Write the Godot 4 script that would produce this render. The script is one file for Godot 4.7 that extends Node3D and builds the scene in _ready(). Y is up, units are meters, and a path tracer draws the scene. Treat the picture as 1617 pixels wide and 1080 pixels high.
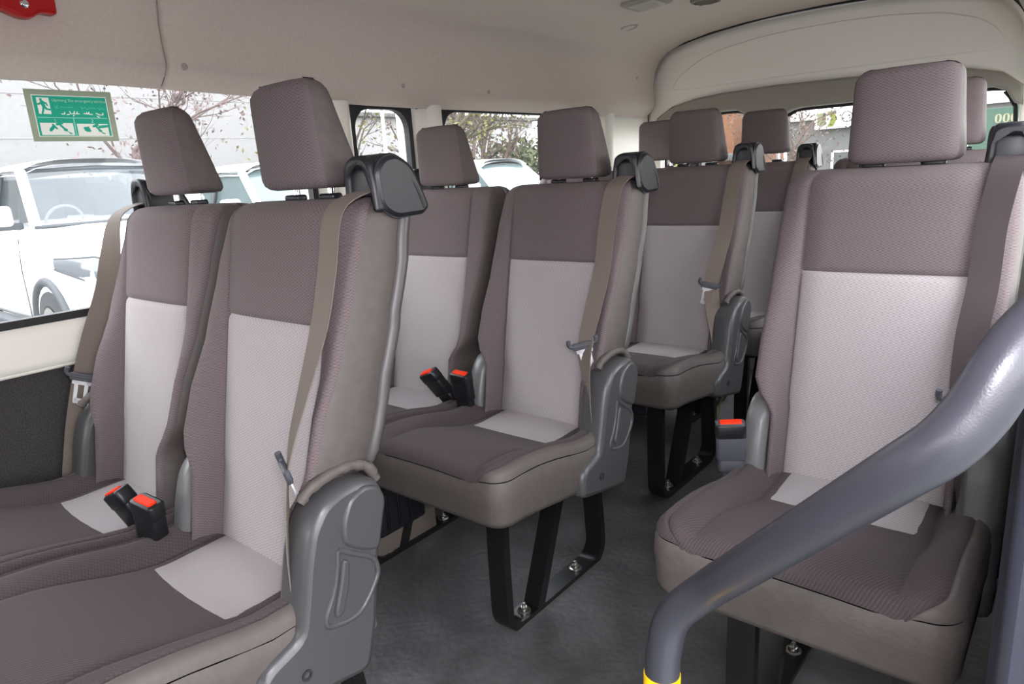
extends Node3D
# The passenger compartment of a minibus, seen from its open sliding door.
# x: across the bus, -z: towards the tailgate, y = 0: the cabin floor.

var M := {}
var cache := {}
var taken := {}

# ---------------------------------------------------------------- helpers
func new_st() -> SurfaceTool:
	var st := SurfaceTool.new()
	st.begin(Mesh.PRIMITIVE_TRIANGLES)
	return st

func numbered(parent: Node, called: String) -> String:
	var key = str(parent.get_instance_id()) + called
	var n: int = taken.get(key, 0)
	taken[key] = n + 1
	return called if n == 0 else "%s_%03d" % [called, n]

func put(called: String, mesh: Mesh, mat: Material, parent: Node, at := Vector3.ZERO) -> MeshInstance3D:
	var o := MeshInstance3D.new()
	o.mesh = mesh
	o.material_override = mat
	o.name = numbered(parent, called)
	parent.add_child(o, true)
	o.position = at
	return o

func thing(called: String, label: String, category: String, at := Vector3.ZERO, group := "") -> Node3D:
	var o := Node3D.new()
	o.name = numbered(self, called)
	add_child(o, true)
	o.position = at
	o.set_meta("label", label)
	o.set_meta("category", category)
	if group != "": o.set_meta("group", group)
	return o

func tag(o: Node, label: String, category: String, group := "") -> void:
	o.set_meta("label", label)
	o.set_meta("category", category)
	if group != "": o.set_meta("group", group)

func struct(called: String, mesh: Mesh, mat: Material, label: String) -> MeshInstance3D:
	var o := put(called, mesh, mat, self)
	o.set_meta("kind", "structure")
	o.set_meta("label", label)
	return o

func done(st: SurfaceTool) -> ArrayMesh:
	st.generate_normals()
	return st.commit()

func tri(st: SurfaceTool, a: Vector3, b: Vector3, c: Vector3) -> void:
	st.add_vertex(a); st.add_vertex(b); st.add_vertex(c)

func quad(st: SurfaceTool, a: Vector3, b: Vector3, c: Vector3, d: Vector3) -> void:
	tri(st, a, b, c); tri(st, a, c, d)

# rows of points joined into a smooth skin
func skin(st: SurfaceTool, rows: Array, wrap := false, j0 := 0, j1 := -1, flip := false) -> void:
	st.set_smooth_group(0)
	for i in rows.size() - 1:
		var a = rows[i]; var b = rows[i + 1]
		var n: int = a.size()
		var last: int = n - 1 if j1 < 0 else j1
		for j in range(j0, last + (1 if wrap else 0)):
			var k := (j + 1) % n
			if flip: quad(st, a[j], b[j], b[k], a[k])
			else: quad(st, a[j], a[k], b[k], b[j])

func fan(st: SurfaceTool, ring, flip := false) -> void:
	st.set_smooth_group(-1)
	var c := Vector3.ZERO
	for p in ring: c += p
	c /= ring.size()
	for j in ring.size():
		var k = (j + 1) % ring.size()
		if flip: tri(st, c, ring[k], ring[j])
		else: tri(st, c, ring[j], ring[k])

func round_poly(pts: Array, r: float, seg := 4) -> PackedVector2Array:
	var out := PackedVector2Array()
	var n := pts.size()
	for i in n:
		var p: Vector2 = pts[i]
		var a: Vector2 = pts[(i + n - 1) % n]; var b: Vector2 = pts[(i + 1) % n]
		var t: float = min(r, min(p.distance_to(a), p.distance_to(b)) * 0.48)
		var s := p + (a - p).normalized() * t
		var e := p + (b - p).normalized() * t
		for k in seg + 1:
			var u := float(k) / seg
			out.append(s.lerp(p, u).lerp(p.lerp(e, u), u))
	return out

func inset_poly(poly: PackedVector2Array, d: float) -> PackedVector2Array:
	var out := PackedVector2Array()
	var n := poly.size()
	var sgn := -1.0 if Geometry2D.is_polygon_clockwise(poly) else 1.0
	for i in n:
		var e1 := (poly[i] - poly[(i + n - 1) % n]).normalized()
		var e2 := (poly[(i + 1) % n] - poly[i]).normalized()
		var nn := Vector2(-e1.y - e2.y, e1.x + e2.x)
		nn = nn.normalized() if nn.length() > 1e-6 else Vector2.ZERO
		out.append(poly[i] + nn * d * sgn)
	return out

# a 2D outline drawn into a bevelled slab; axis "x": (z, y) outline, "z": (x, y) outline, "y": (x, z) outline
func slab(st: SurfaceTool, poly: PackedVector2Array, a0: float, a1: float, bevel: float, axis: String, sx := 1.0) -> void:
	var to3 = func(p: Vector2, a: float) -> Vector3:
		if axis == "x": return Vector3(a * sx, p.y, p.x)
		if axis == "z": return Vector3(p.x, p.y, a)
		return Vector3(p.x, a, p.y)
	var ins := inset_poly(poly, bevel)
	var mid := inset_poly(poly, bevel * 0.3)
	var rows := []
	for l in [[ins, a0], [mid, a0 + bevel * 0.3], [poly, a0 + bevel], [poly, a1 - bevel], [mid, a1 - bevel * 0.3], [ins, a1]]:
		var row := PackedVector3Array()
		for p in l[0]: row.append(to3.call(p, l[1]))
		rows.append(row)
	skin(st, rows, true)
	st.set_smooth_group(-1)
	var ids := Geometry2D.triangulate_polygon(ins)
	if ids.is_empty(): ids = Geometry2D.triangulate_polygon(poly)
	for k in range(0, ids.size(), 3):
		tri(st, rows[0][ids[k]], rows[0][ids[k + 1]], rows[0][ids[k + 2]])
		tri(st, rows[5][ids[k]], rows[5][ids[k + 2]], rows[5][ids[k + 1]])

func slab_mesh(poly: PackedVector2Array, a0: float, a1: float, bevel: float, axis: String, sx := 1.0) -> ArrayMesh:
	var st := new_st()
	slab(st, poly, a0, a1, bevel, axis, sx)
	return done(st)

func rect(x0: float, y0: float, x1: float, y1: float, r := 0.0, seg := 3) -> PackedVector2Array:
	var p := [Vector2(x0, y0), Vector2(x1, y0), Vector2(x1, y1), Vector2(x0, y1)]
	if r <= 0: return PackedVector2Array(p)
	return round_poly(p, r, seg)

func box(st: SurfaceTool, a: Vector3, b: Vector3, bevel := 0.004) -> void:
	slab(st, rect(min(a.x, b.x), min(a.y, b.y), max(a.x, b.x), max(a.y, b.y), bevel * 1.5, 2), min(a.z, b.z), max(a.z, b.z), bevel, "z")

func box_mesh(a: Vector3, b: Vector3, bevel := 0.004) -> ArrayMesh:
	var st := new_st()
	box(st, a, b, bevel)
	return done(st)

func smooth_path(pts: Array, per := 6) -> PackedVector3Array:
	var out := PackedVector3Array()
	for i in pts.size() - 1:
		var p0: Vector3 = pts[max(i - 1, 0)]; var p1: Vector3 = pts[i]
		var p2: Vector3 = pts[i + 1]; var p3: Vector3 = pts[min(i + 2, pts.size() - 1)]
		for k in per:
			var t := float(k) / per
			out.append(0.5 * ((2.0 * p1) + (p2 - p0) * t + (2.0 * p0 - 5.0 * p1 + 4.0 * p2 - p3) * t * t + (3.0 * p1 - p0 - 3.0 * p2 + p3) * t * t * t))
	out.append(pts[-1])
	return out

func tube(st: SurfaceTool, path, r, sides := 12, closed := false) -> void:
	var rows := []
	var n: int = path.size()
	var up := Vector3.ZERO
	for i in n:
		var d: Vector3 = (path[min(i + 1, n - 1)] - path[max(i - 1, 0)])
		if closed: d = path[(i + 1) % n] - path[(i + n - 1) % n]
		d = d.normalized()
		if up == Vector3.ZERO: up = d.cross(Vector3(0.31, 0.17, 0.93) if abs(d.z) < 0.9 else Vector3(1, 0.1, 0)).normalized()
		up = (up - d * up.dot(d)).normalized()
		var side := d.cross(up)
		var rr: float = r[i] if r is Array else r
		var row := PackedVector3Array()
		for k in sides:
			var a := TAU * k / sides
			row.append(path[i] + (up * cos(a) + side * sin(a)) * rr)
		rows.append(row)
	if closed: rows.append(rows[0])
	skin(st, rows, true)
	if not closed:
		fan(st, rows[0], true); fan(st, rows[-1])

func tube_mesh(path, r, sides := 12, closed := false) -> ArrayMesh:
	var st := new_st()
	tube(st, path, r, sides, closed)
	return done(st)

# a strip with a rectangular section: side vectors across it
func ribbon(st: SurfaceTool, path, sides: Array, width: float, thick: float) -> void:
	var rows := []
	var n: int = path.size()
	for i in n:
		var d: Vector3 = (path[min(i + 1, n - 1)] - path[max(i - 1, 0)]).normalized()
		var w: Vector3 = sides[i]
		w = (w - d * w.dot(d)).normalized()
		var u := d.cross(w)
		var p: Vector3 = path[i]
		rows.append(PackedVector3Array([p - w * width / 2 - u * thick / 2, p + w * width / 2 - u * thick / 2, p + w * width / 2 + u * thick / 2, p - w * width / 2 + u * thick / 2]))
	for j in 4:
		st.set_smooth_group(j + 1)
		for i in n - 1:
			quad(st, rows[i][j], rows[i][(j + 1) % 4], rows[i + 1][(j + 1) % 4], rows[i + 1][j])
	st.set_smooth_group(-1)
	quad(st, rows[0][3], rows[0][2], rows[0][1], rows[0][0])
	quad(st, rows[-1][0], rows[-1][1], rows[-1][2], rows[-1][3])

func lathe(st: SurfaceTool, prof: Array, at: Vector3, axis: Vector3, sides := 16) -> void:
	var a := axis.normalized()
	var u := a.cross(Vector3(0.3, 0.1, 0.9) if abs(a.z) < 0.8 else Vector3(1, 0, 0)).normalized()
	var v := a.cross(u)
	var rows := []
	for p in prof:
		var row := PackedVector3Array()
		for k in sides:
			var t := TAU * k / sides
			row.append(at + a * p.y + (u * cos(t) + v * sin(t)) * p.x)
		rows.append(row)
	for i in rows.size() - 1:
		st.set_smooth_group(i + 1)
		var n := sides
		for j in n:
			var k := (j + 1) % n
			quad(st, rows[i][j], rows[i][k], rows[i + 1][k], rows[i + 1][j])

func lathe_mesh(prof: Array, at: Vector3, axis: Vector3, sides := 16) -> ArrayMesh:
	var st := new_st()
	lathe(st, prof, at, axis, sides)
	return done(st)

func lerp_table(t: Array, x: float) -> float:
	if x <= t[0][0]: return t[0][1]
	for i in t.size() - 1:
		if x <= t[i + 1][0]:
			var u: float = (x - t[i][0]) / (t[i + 1][0] - t[i][0])
			u = u * u * (3 - 2 * u) * 0.5 + u * 0.5
			return lerp(float(t[i][1]), float(t[i + 1][1]), u)
	return t[-1][1]

# ---------------------------------------------------------------- materials
func rgb(r: float, g: float, b: float) -> Color: return Color(r / 255.0, g / 255.0, b / 255.0)

func mat(col: Color, rough := 0.6, metal := 0.0, spec := 0.5) -> StandardMaterial3D:
	var m := StandardMaterial3D.new()
	m.albedo_color = col
	m.roughness = rough
	m.metallic = metal
	m.metallic_specular = spec
	m.cull_mode = BaseMaterial3D.CULL_DISABLED
	return m

func noise_tex(freq: float, lo: Color, hi: Color, size := 256, seed_ := 1, octaves := 4, normal := false, bump := 4.0) -> NoiseTexture2D:
	var n := FastNoiseLite.new()
	n.seed = seed_
	n.frequency = freq
	n.fractal_octaves = octaves
	var t := NoiseTexture2D.new()
	t.width = size; t.height = size
	t.seamless = true
	t.noise = n
	if normal:
		t.as_normal_map = true
		t.bump_strength = bump
	else:
		var g := Gradient.new()
		g.set_color(0, lo); g.set_color(1, hi)
		t.color_ramp = g
	return t

func weave_image(kind: int, lo: float, hi: float) -> Image:
	var s := 64
	var im := Image.create(s, s, false, Image.FORMAT_RGB8)
	for y in s:
		for x in s:
			var u := float(x) / s; var v := float(y) / s
			var h := 0.0
			if kind == 0:
				h = 0.5 + 0.5 * cos(TAU * 2.0 * u) * cos(TAU * 4.0 * v)
				h = smoothstep(0.15, 0.75, h)
			else:
				h = 0.5 + 0.5 * cos(TAU * (4.0 * u + 2.0 * v))
				h = h * (0.75 + 0.25 * cos(TAU * 8.0 * v))
			var c: float = lerp(lo, hi, h)
			im.set_pixel(x, y, Color(c, c, c))
	return im

func woven(col: Color, kind: int, tile: float, lo: float) -> StandardMaterial3D:
	var m := mat(col, 0.92, 0.0, 0.25)
	var al := weave_image(kind, lo, 1.0)
	m.albedo_texture = ImageTexture.create_from_image(al)
	var nm := weave_image(kind, 0.0, 1.0)
	nm.bump_map_to_normal_map(2.5)
	m.normal_enabled = true
	m.normal_texture = ImageTexture.create_from_image(nm)
	m.normal_scale = 0.45
	m.uv1_triplanar = true
	m.uv1_scale = Vector3.ONE / tile
	m.rim_enabled = true
	m.rim = 0.25
	m.rim_tint = 0.6
	return m

func grained(col: Color, rough: float, freq: float, scale: float, amount: float, nscale := 0.0, spec := 0.5, world := false, seed_ := 3) -> StandardMaterial3D:
	var m := mat(col, rough, 0.0, spec)
	m.albedo_texture = noise_tex(freq, Color(1.0 - amount, 1.0 - amount, 1.0 - amount), Color.WHITE, 256, seed_)
	if nscale > 0.0:
		m.normal_enabled = true
		m.normal_texture = noise_tex(freq * 3.0, Color.BLACK, Color.WHITE, 256, seed_ + 1, 3, true)
		m.normal_scale = nscale
	m.uv1_triplanar = true
	m.uv1_world_triplanar = world
	m.uv1_scale = Vector3.ONE * scale
	return m

func make_materials() -> void:
	M.woven_dark = woven(rgb(112, 101, 102), 0, 0.020, 0.82)
	M.woven_light = woven(rgb(170, 163, 163), 0, 0.020, 0.86)
	M.woven_seat = woven(rgb(86, 77, 78), 1, 0.022, 0.80)
	M.woven_light_seat = woven(rgb(166, 159, 159), 1, 0.022, 0.88)
	M.vinyl = grained(rgb(89, 82, 78), 0.62, 0.05, 3.0, 0.10, 0.12)
	M.vinyl_dark = grained(rgb(88, 80, 78), 0.7, 0.05, 3.0, 0.10, 0.12)
	M.back_plastic = mat(rgb(76, 73, 71), 0.42)
	M.plastic_grey = grained(rgb(72, 71, 72), 0.36, 0.08, 6.0, 0.05, 0.08)
	M.plastic_light = mat(rgb(98, 98, 98), 0.36)
	M.plastic_black = grained(rgb(27, 28, 33), 0.42, 0.08, 8.0, 0.08, 0.10)
	M.plastic_slot = mat(rgb(46, 47, 50), 0.4)
	M.buckle = mat(rgb(24, 25, 28), 0.4)
	M.buckle_grey = mat(rgb(72, 73, 79), 0.42)
	M.red = mat(rgb(224, 50, 16), 0.6, 0.0, 0.3)
	M.steel_black = mat(rgb(20, 20, 21), 0.28)
	M.steel = mat(rgb(176, 172, 165), 0.28, 0.9)
	M.chrome = mat(rgb(225, 225, 228), 0.12, 1.0)
	M.belt = woven(rgb(124, 113, 105), 1, 0.008, 0.85)
	M.belt.roughness = 0.55
	M.belt_dark = woven(rgb(72, 64, 65), 1, 0.008, 0.85)
	M.headliner = grained(rgb(212, 200, 188), 0.95, 0.06, 5.0, 0.05, 0.10, 0.2, true)
	M.headliner_dot = mat(rgb(168, 156, 144), 0.8)
	M.trim_white = mat(rgb(232, 229, 219), 0.45)
	M.tail_white = mat(rgb(246, 242, 231), 0.5)
	M.tail_band = mat(rgb(150, 145, 134), 0.6)
	M.carpet = grained(rgb(82, 80, 80), 0.95, 0.2, 4.0, 0.35, 0.4, 0.2, true)
	M.floor = mat(rgb(96, 95, 95), 0.5)
	M.floor.albedo_texture = noise_tex(0.012, Color(0.76, 0.76, 0.76), Color(1, 1, 1), 512, 11, 5)
	M.floor.normal_enabled = true
	M.floor.normal_texture = noise_tex(0.15, Color.BLACK, Color.WHITE, 256, 12, 3, true, 3.0)
	M.floor.normal_scale = 0.15
	M.floor.uv1_triplanar = true
	M.floor.uv1_world_triplanar = true
	M.floor.uv1_scale = Vector3.ONE * 1.1
	M.gasket = mat(rgb(26, 25, 25), 0.6)
	M.shell = mat(rgb(236, 236, 234), 0.4)
	M.rail = grained(rgb(52, 52, 58), 0.34, 0.1, 8.0, 0.05, 0.06)
	M.yellow = mat(rgb(248, 196, 10), 0.4)
	M.hammer_red = mat(rgb(176, 8, 14), 0.25)
	var g := mat(Color(0.86, 0.9, 0.9, 0.05), 0.02, 0.0, 0.06)
	g.transparency = BaseMaterial3D.TRANSPARENCY_ALPHA
	M.glass = g
	var gd := mat(Color(0.20, 0.24, 0.25, 0.45), 0.03)
	gd.transparency = BaseMaterial3D.TRANSPARENCY_ALPHA
	M.car_glass = gd
	M.car_white = mat(rgb(240, 241, 243), 0.25)
	M.car_dark = mat(rgb(50, 53, 56), 0.6)
	M.tyre = mat(rgb(40, 40, 42), 0.8)
	M.tongue = mat(rgb(232, 232, 234), 0.35, 0.25)
	M.lamp_glass = mat(rgb(96, 100, 104), 0.12, 0.3)
	M.asphalt = grained(rgb(120, 120, 118), 0.9, 0.05, 0.8, 0.2, 0.2, 0.3, true)
	M.pale_wall = grained(rgb(128, 127, 126), 0.9, 0.03, 0.6, 0.06, 0.0, 0.3, true)
	M.grey_wall = grained(rgb(92, 92, 90), 0.9, 0.03, 0.6, 0.08, 0.0, 0.3, true)
	M.brick_wall = grained(rgb(112, 78, 58), 0.9, 0.03, 0.8, 0.15, 0.0, 0.3, true)
	M.bark = grained(rgb(72, 62, 52), 0.9, 0.05, 2.0, 0.3, 0.3)
	M.bark_pale = grained(rgb(84, 78, 56), 0.9, 0.05, 2.0, 0.3, 0.3)
	M.twig = mat(rgb(82, 68, 60), 0.9)
	M.twig_pink = mat(rgb(96, 82, 79), 0.9)
	M.leaf_yellow = mat(rgb(84, 82, 36), 0.8)
	M.leaf_green = mat(rgb(66, 72, 44), 0.8)
	M.leaf_lime = mat(rgb(88, 96, 24), 0.8)
	M.post_white = mat(rgb(232, 232, 230), 0.4)
	M.window_dark = mat(rgb(46, 48, 46), 0.15)
	M.far_glass = mat(rgb(70, 82, 82), 0.12)

# ---------------------------------------------------------------- seat parts (origin: floor under the crease of cushion and backrest)
const SPACING := 0.456

func shared(key: String, build: Callable) -> Mesh:
	if not cache.has(key): cache[key] = build.call()
	return cache[key]

func back_sections() -> Array:
	# rows from below upwards, each a list of columns from rear left round the front to rear right
	var rear := [[0.36, -0.085], [0.592, -0.120], [0.717, -0.163], [0.838, -0.204], [0.94, -0.236], [1.035, -0.258]]
	var bol := [[0.40, 0.046], [0.60, 0.052], [0.69, 0.040], [0.805, 0.008], [0.907, -0.010], [1.02, -0.030]]
	var wid := [[0.40, 0.166], [0.560, 0.166], [0.622, 0.206], [0.90, 0.207], [1.03, 0.202]]
	var ys := [0.385, 0.41, 0.45, 0.50, 0.54, 0.56, 0.58, 0.60, 0.63, 0.67, 0.71, 0.75, 0.79, 0.825, 0.834, 0.839, 0.844, 0.853, 0.89, 0.93, 0.965, 0.99, 1.0, 1.01, 1.02, 1.027, 1.032, 1.035]
	var top := 1.035; var r := 0.035
	var rows := []
	for y in ys:
		var q: float = clamp((y - (top - r)) / r, 0.0, 1.0)
		var ins: float = r * (1.0 - sqrt(1.0 - q * q))
		var zf: float = -(y - 0.424) * 0.205 - ins
		var zr: float = lerp_table(rear, y) + ins
		var b: float = lerp_table(bol, y)
		var W: float = lerp_table(wid, y) - ins * 0.8
		var pw: float = 0.147 - ins * 0.5
		if W < 0.17: pw = min(pw, W - 0.022)
		var zb := zf + b
		var gy := 0.0
		if abs(y - 0.839) < 0.0005: gy = -0.006
		elif abs(y - 0.839) < 0.006: gy = -0.0015
		var half := []
		half.append(Vector2(W - 0.03, zr))
		half.append(Vector2(W - 0.005, zr + 0.004))
		half.append(Vector2(W + 0.003, zr + 0.020))
		half.append(Vector2(W - 0.010, zr + 0.027))
		half.append(Vector2(W - 0.001, zr + 0.036))
		half.append(Vector2(W + 0.002, lerp(zr, zb, 0.55)))
		half.append(Vector2(W, zb - 0.014))
		half.append(Vector2(W - 0.004, zb - 0.006))
		half.append(Vector2(W - 0.003, zb + 0.002))
		half.append(Vector2(W - 0.012, zb + 0.009))
		half.append(Vector2(lerp(W, pw, 0.55), lerp(zb, zf, 0.35) + 0.010))
		half.append(Vector2(pw + 0.006, zf + 0.004 + b * 0.12))
		half.append(Vector2(pw, zf - 0.005))
		half.append(Vector2(pw - 0.006, zf + 0.003 + gy))
		half.append(Vector2(pw * 0.68, zf + 0.006 + gy))
		half.append(Vector2(pw * 0.34, zf + 0.007 + gy))
		var row := PackedVector3Array()
		for p in half: row.append(Vector3(-p.x, y, p.y))
		row.append(Vector3(0, y, zf + 0.007 + gy))
		for i in half.size():
			var p: Vector2 = half[half.size() - 1 - i]
			row.append(Vector3(p.x, y, p.y))
		rows.append(row)
	var lid := PackedVector3Array()
	for p in rows[-1]: lid.append(Vector3(p.x, p.y + 0.001, (rows[-1][16].z + rows[-1][0].z) / 2))
	rows.append(lid)
	return rows

func back_mesh(which: String) -> ArrayMesh:
	var rows := back_sections()
	var st := new_st()
	var seam := 15
	if which == "woven":
		skin(st, rows, false, 7, 12)
		skin(st, rows, false, 20, 25)
		skin(st, rows.slice(seam), false, 12, 20)
	elif which == "insert":
		skin(st, rows.slice(0, seam + 1), false, 12, 20)
	elif which == "side_l": skin(st, rows, false, 3, 7)
	elif which == "side_r": skin(st, rows, false, 25, 29)
	elif which == "rear":
		skin(st, rows, false, 0, 3)
		skin(st, rows, false, 29, 32)
		var out := []
		for row in rows:
			var a: Vector3 = row[32]; var b: Vector3 = row[0]
			var rr := PackedVector3Array()
			for k in 9: rr.append(a.lerp(b, k / 8.0) + Vector3(0, 0, -0.012 * smoothstep(0.0, 0.2, 0.5 - abs(k / 8.0 - 0.5))))
			out.append(rr)
		skin(st, out)
	return done(st)

func head_sections() -> Array:
	var rows := []
	var y0 := 0.0; var h := 0.176; var r := 0.026
	for k in 15:
		var t := k / 14.0
		var y := y0 + h * (0.5 - 0.5 * cos(PI * t))
		var e := 0.0
		if y < 0.018: e = 0.018 - sqrt(max(0.0, 0.018 * 0.018 - (0.018 - y) * (0.018 - y)))
		var q: float = clamp((y - (h - r)) / r, 0.0, 1.0)
		e += r * (1.0 - sqrt(1.0 - q * q))
		var u := y / h
		var W: float = lerp(0.099, 0.090, u) - e
		var zf: float = lerp(0.0, 0.008, u) - e * 0.9
		var zr: float = lerp(-0.092, -0.038, u) + e * 0.6
		var half := [Vector2(W - 0.025, zr), Vector2(W - 0.008, zr + 0.004), Vector2(W - 0.001, zr + 0.016), Vector2(W + 0.001, (zr + zf) / 2.0), Vector2(W - 0.001, zf - 0.016), Vector2(W - 0.005, zf - 0.008), Vector2(W - 0.009, zf - 0.003), Vector2(W - 0.022, zf + 0.003), Vector2(W * 0.5, zf + 0.007)]
		var row := PackedVector3Array()
		for p in half: row.append(Vector3(-p.x, y, p.y))
		row.append(Vector3(0, y, zf + 0.008))
		for i in half.size():
			var p: Vector2 = half[half.size() - 1 - i]
			row.append(Vector3(p.x, y, p.y))
		rows.append(row)
	for e in [0, 1]:
		var src = rows[0] if e == 0 else rows[-1]
		var lid := PackedVector3Array()
		for p in src: lid.append(Vector3(p.x, p.y, (src[9].z + src[0].z) / 2))
		if e == 0: rows.push_front(lid)
		else: rows.append(lid)
	return rows

func head_mesh(which: String) -> ArrayMesh:
	var rows := head_sections()
	var st := new_st()
	if which == "front":
		skin(st, rows, false, 5, 13)
		var top := rows.slice(rows.size() - 3)
		skin(st, top, true)
	elif which == "side_l": skin(st, rows, false, 0, 5)
	elif which == "side_r": skin(st, rows, false, 13, 18)
	elif which == "rear":
		var out := []
		for row in rows:
			out.append(PackedVector3Array([row[18], row[18].lerp(row[0], 0.5) - Vector3(0, 0, 0.004), row[0]]))
		skin(st, out)
	return done(st)

func cushion_h(x: float, z: float) -> float:
	var h := 0.424 + 0.058 * smoothstep(0.10, 0.36, z) + 0.004 * smoothstep(0.14, 0.0, z)
	var b: float = smoothstep(0.140, 0.185, abs(x)) * (0.030 - 0.020 * smoothstep(0.16, 0.36, z))
	h += b + 0.004 * (1.0 - pow(x / 0.15, 2.0)) * (1.0 if abs(x) < 0.15 else 0.0)
	h -= 0.006 * exp(-pow((abs(x) - 0.146) / 0.005, 2.0)) * (1.0 - 0.4 * smoothstep(0.34, 0.42, z))
	return h

func cushion_edge(x: float, z: float) -> float:
	# distance inward from the rounded outline of the cushion
	var W := 0.225; var zf := 0.436; var r := 0.045; var zb := -0.06
	var qx: float = abs(x) - (W - r); var qz: float = (z - (zf - r)) if z > 0.2 else -1.0
	var d: float
	if qx > 0 and qz > 0: d = r - Vector2(qx, qz).length()
	else: d = min(W - abs(x), zf - z)
	return min(d, 1.0 if z < 0.2 else d) if zb < z else 0.0

func cushion_w(z: float) -> float:
	var W := 0.225; var zf := 0.436; var r := 0.045
	if z <= zf - r: return W
	var q: float = min(z - (zf - r), r)
	return W - r + sqrt(max(0.0, r * r - q * q))

func cushion_mesh(which: String) -> ArrayMesh:
	var st := new_st()
	var R := 0.026
	var us := []
	for v in [0.0, 0.05, 0.10, 0.125, 0.138, 0.142, 0.146, 0.150, 0.156, 0.17, 0.185, 0.197, 0.201, 0.205, 0.210, 0.215, 0.220, 0.2235, 0.225]:
		us.append(v / 0.225)
	var cols := []
	for i in range(us.size() - 1, 0, -1): cols.append(-us[i])
	cols.append_array(us)
	if which == "top" or which.begins_with("side"):
		var rows := []
		for z in [-0.06, -0.03, 0.0, 0.04, 0.08, 0.12, 0.16, 0.20, 0.24, 0.28, 0.31, 0.34, 0.36, 0.38, 0.395, 0.408, 0.418, 0.426, 0.431, 0.434, 0.4355, 0.436]:
			var w := cushion_w(z)
			var row := PackedVector3Array()
			for u in cols:
				var x: float = u * w
				var d: float = max(cushion_edge(x, z), 0.0)
				var h := cushion_h(x, z)
				if d < R: h -= R - sqrt(max(0.0, R * R - (R - d) * (R - d)))
				if abs(abs(u) * 0.225 - 0.201) < 0.001: h -= 0.005
				row.append(Vector3(x, h, z))
			rows.append(row)
		if which == "top": skin(st, rows, false, 6, cols.size() - 7, true)
		elif which == "side_l": skin(st, rows, false, 0, 6, true)
		else: skin(st, rows, false, cols.size() - 7, -1, true)
	elif which == "insert":
		var rows := []
		for k in 11:
			var z := -0.02 + 0.167 * k / 10.0
			var row := PackedVector3Array()
			for j in 13:
				var x := -0.1425 + 0.285 * j / 12.0
				var zz := z + (0.012 * (1.0 - pow(x / 0.1425, 2.0)) if k > 0 else 0.0)
				var e: float = 0.0018
				if k == 10 or j == 0 or j == 12: e = -0.003
				row.append(Vector3(x, cushion_h(x, zz) + e, zz))
			rows.append(row)
		skin(st, rows, false, 0, -1, true)
	elif which == "skirt":
		var outline := []
		for z in [-0.06, 0.0, 0.06, 0.12, 0.18, 0.24, 0.30, 0.36]: outline.append(Vector2(-0.225, z))
		for k in 9:
			var a := PI / 2 * k / 8.0
			outline.append(Vector2(-0.18 - 0.045 * cos(a), 0.391 + 0.045 * sin(a)))
		for x in [-0.12, -0.06, 0.0, 0.06, 0.12]: outline.append(Vector2(x, 0.436))
		var n := outline.size()
		var left := outline.slice(0, 17)
		left.reverse()
		for p in left: outline.append(Vector2(-p.x, p.y))
		var rows := []
		for l in [[-0.004, -0.0015, 1.0], [-0.012, 0.002, 1.0], [-0.04, 0.004, 0.9], [0.0, 0.002, 0.55], [0.0, 0.0, 0.15], [0.0, -0.006, 0.03], [0.0, -0.020, 0.0]]:
			var row := PackedVector3Array()
			for p in outline:
				var nrm := Vector2(clamp((abs(p.x) - 0.18) / 0.045, 0, 1) * sign(p.x), clamp((p.y - 0.391) / 0.045, 0, 1)).normalized()
				var q: Vector2 = p + nrm * l[1]
				var ytop := cushion_h(p.x, p.y) - R + 0.001
				var ybot: float = lerp(0.328, 0.358, smoothstep(0.12, 0.40, p.y))
				var y: float = ytop + l[0] if l[2] > 0.85 else lerp(ybot, ytop, l[2])
				row.append(Vector3(q.x, y, q.y))
			rows.append(row)
		skin(st, rows)
	return done(st)

func cover_poly() -> PackedVector2Array:
	var p := []
	for q in [[-0.100, 0.570], [-0.088, 0.600], [-0.055, 0.613], [-0.015, 0.611], [0.020, 0.598], [0.045, 0.566], [0.060, 0.520], [0.074, 0.460], [0.086, 0.414], [0.142, 0.396], [0.162, 0.376], [0.163, 0.328], [0.150, 0.318], [-0.018, 0.284], [-0.034, 0.292], [-0.055, 0.360], [-0.072, 0.460]]:
		p.append(Vector2(q[0], q[1]))
	return round_poly(p, 0.014, 3)

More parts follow.
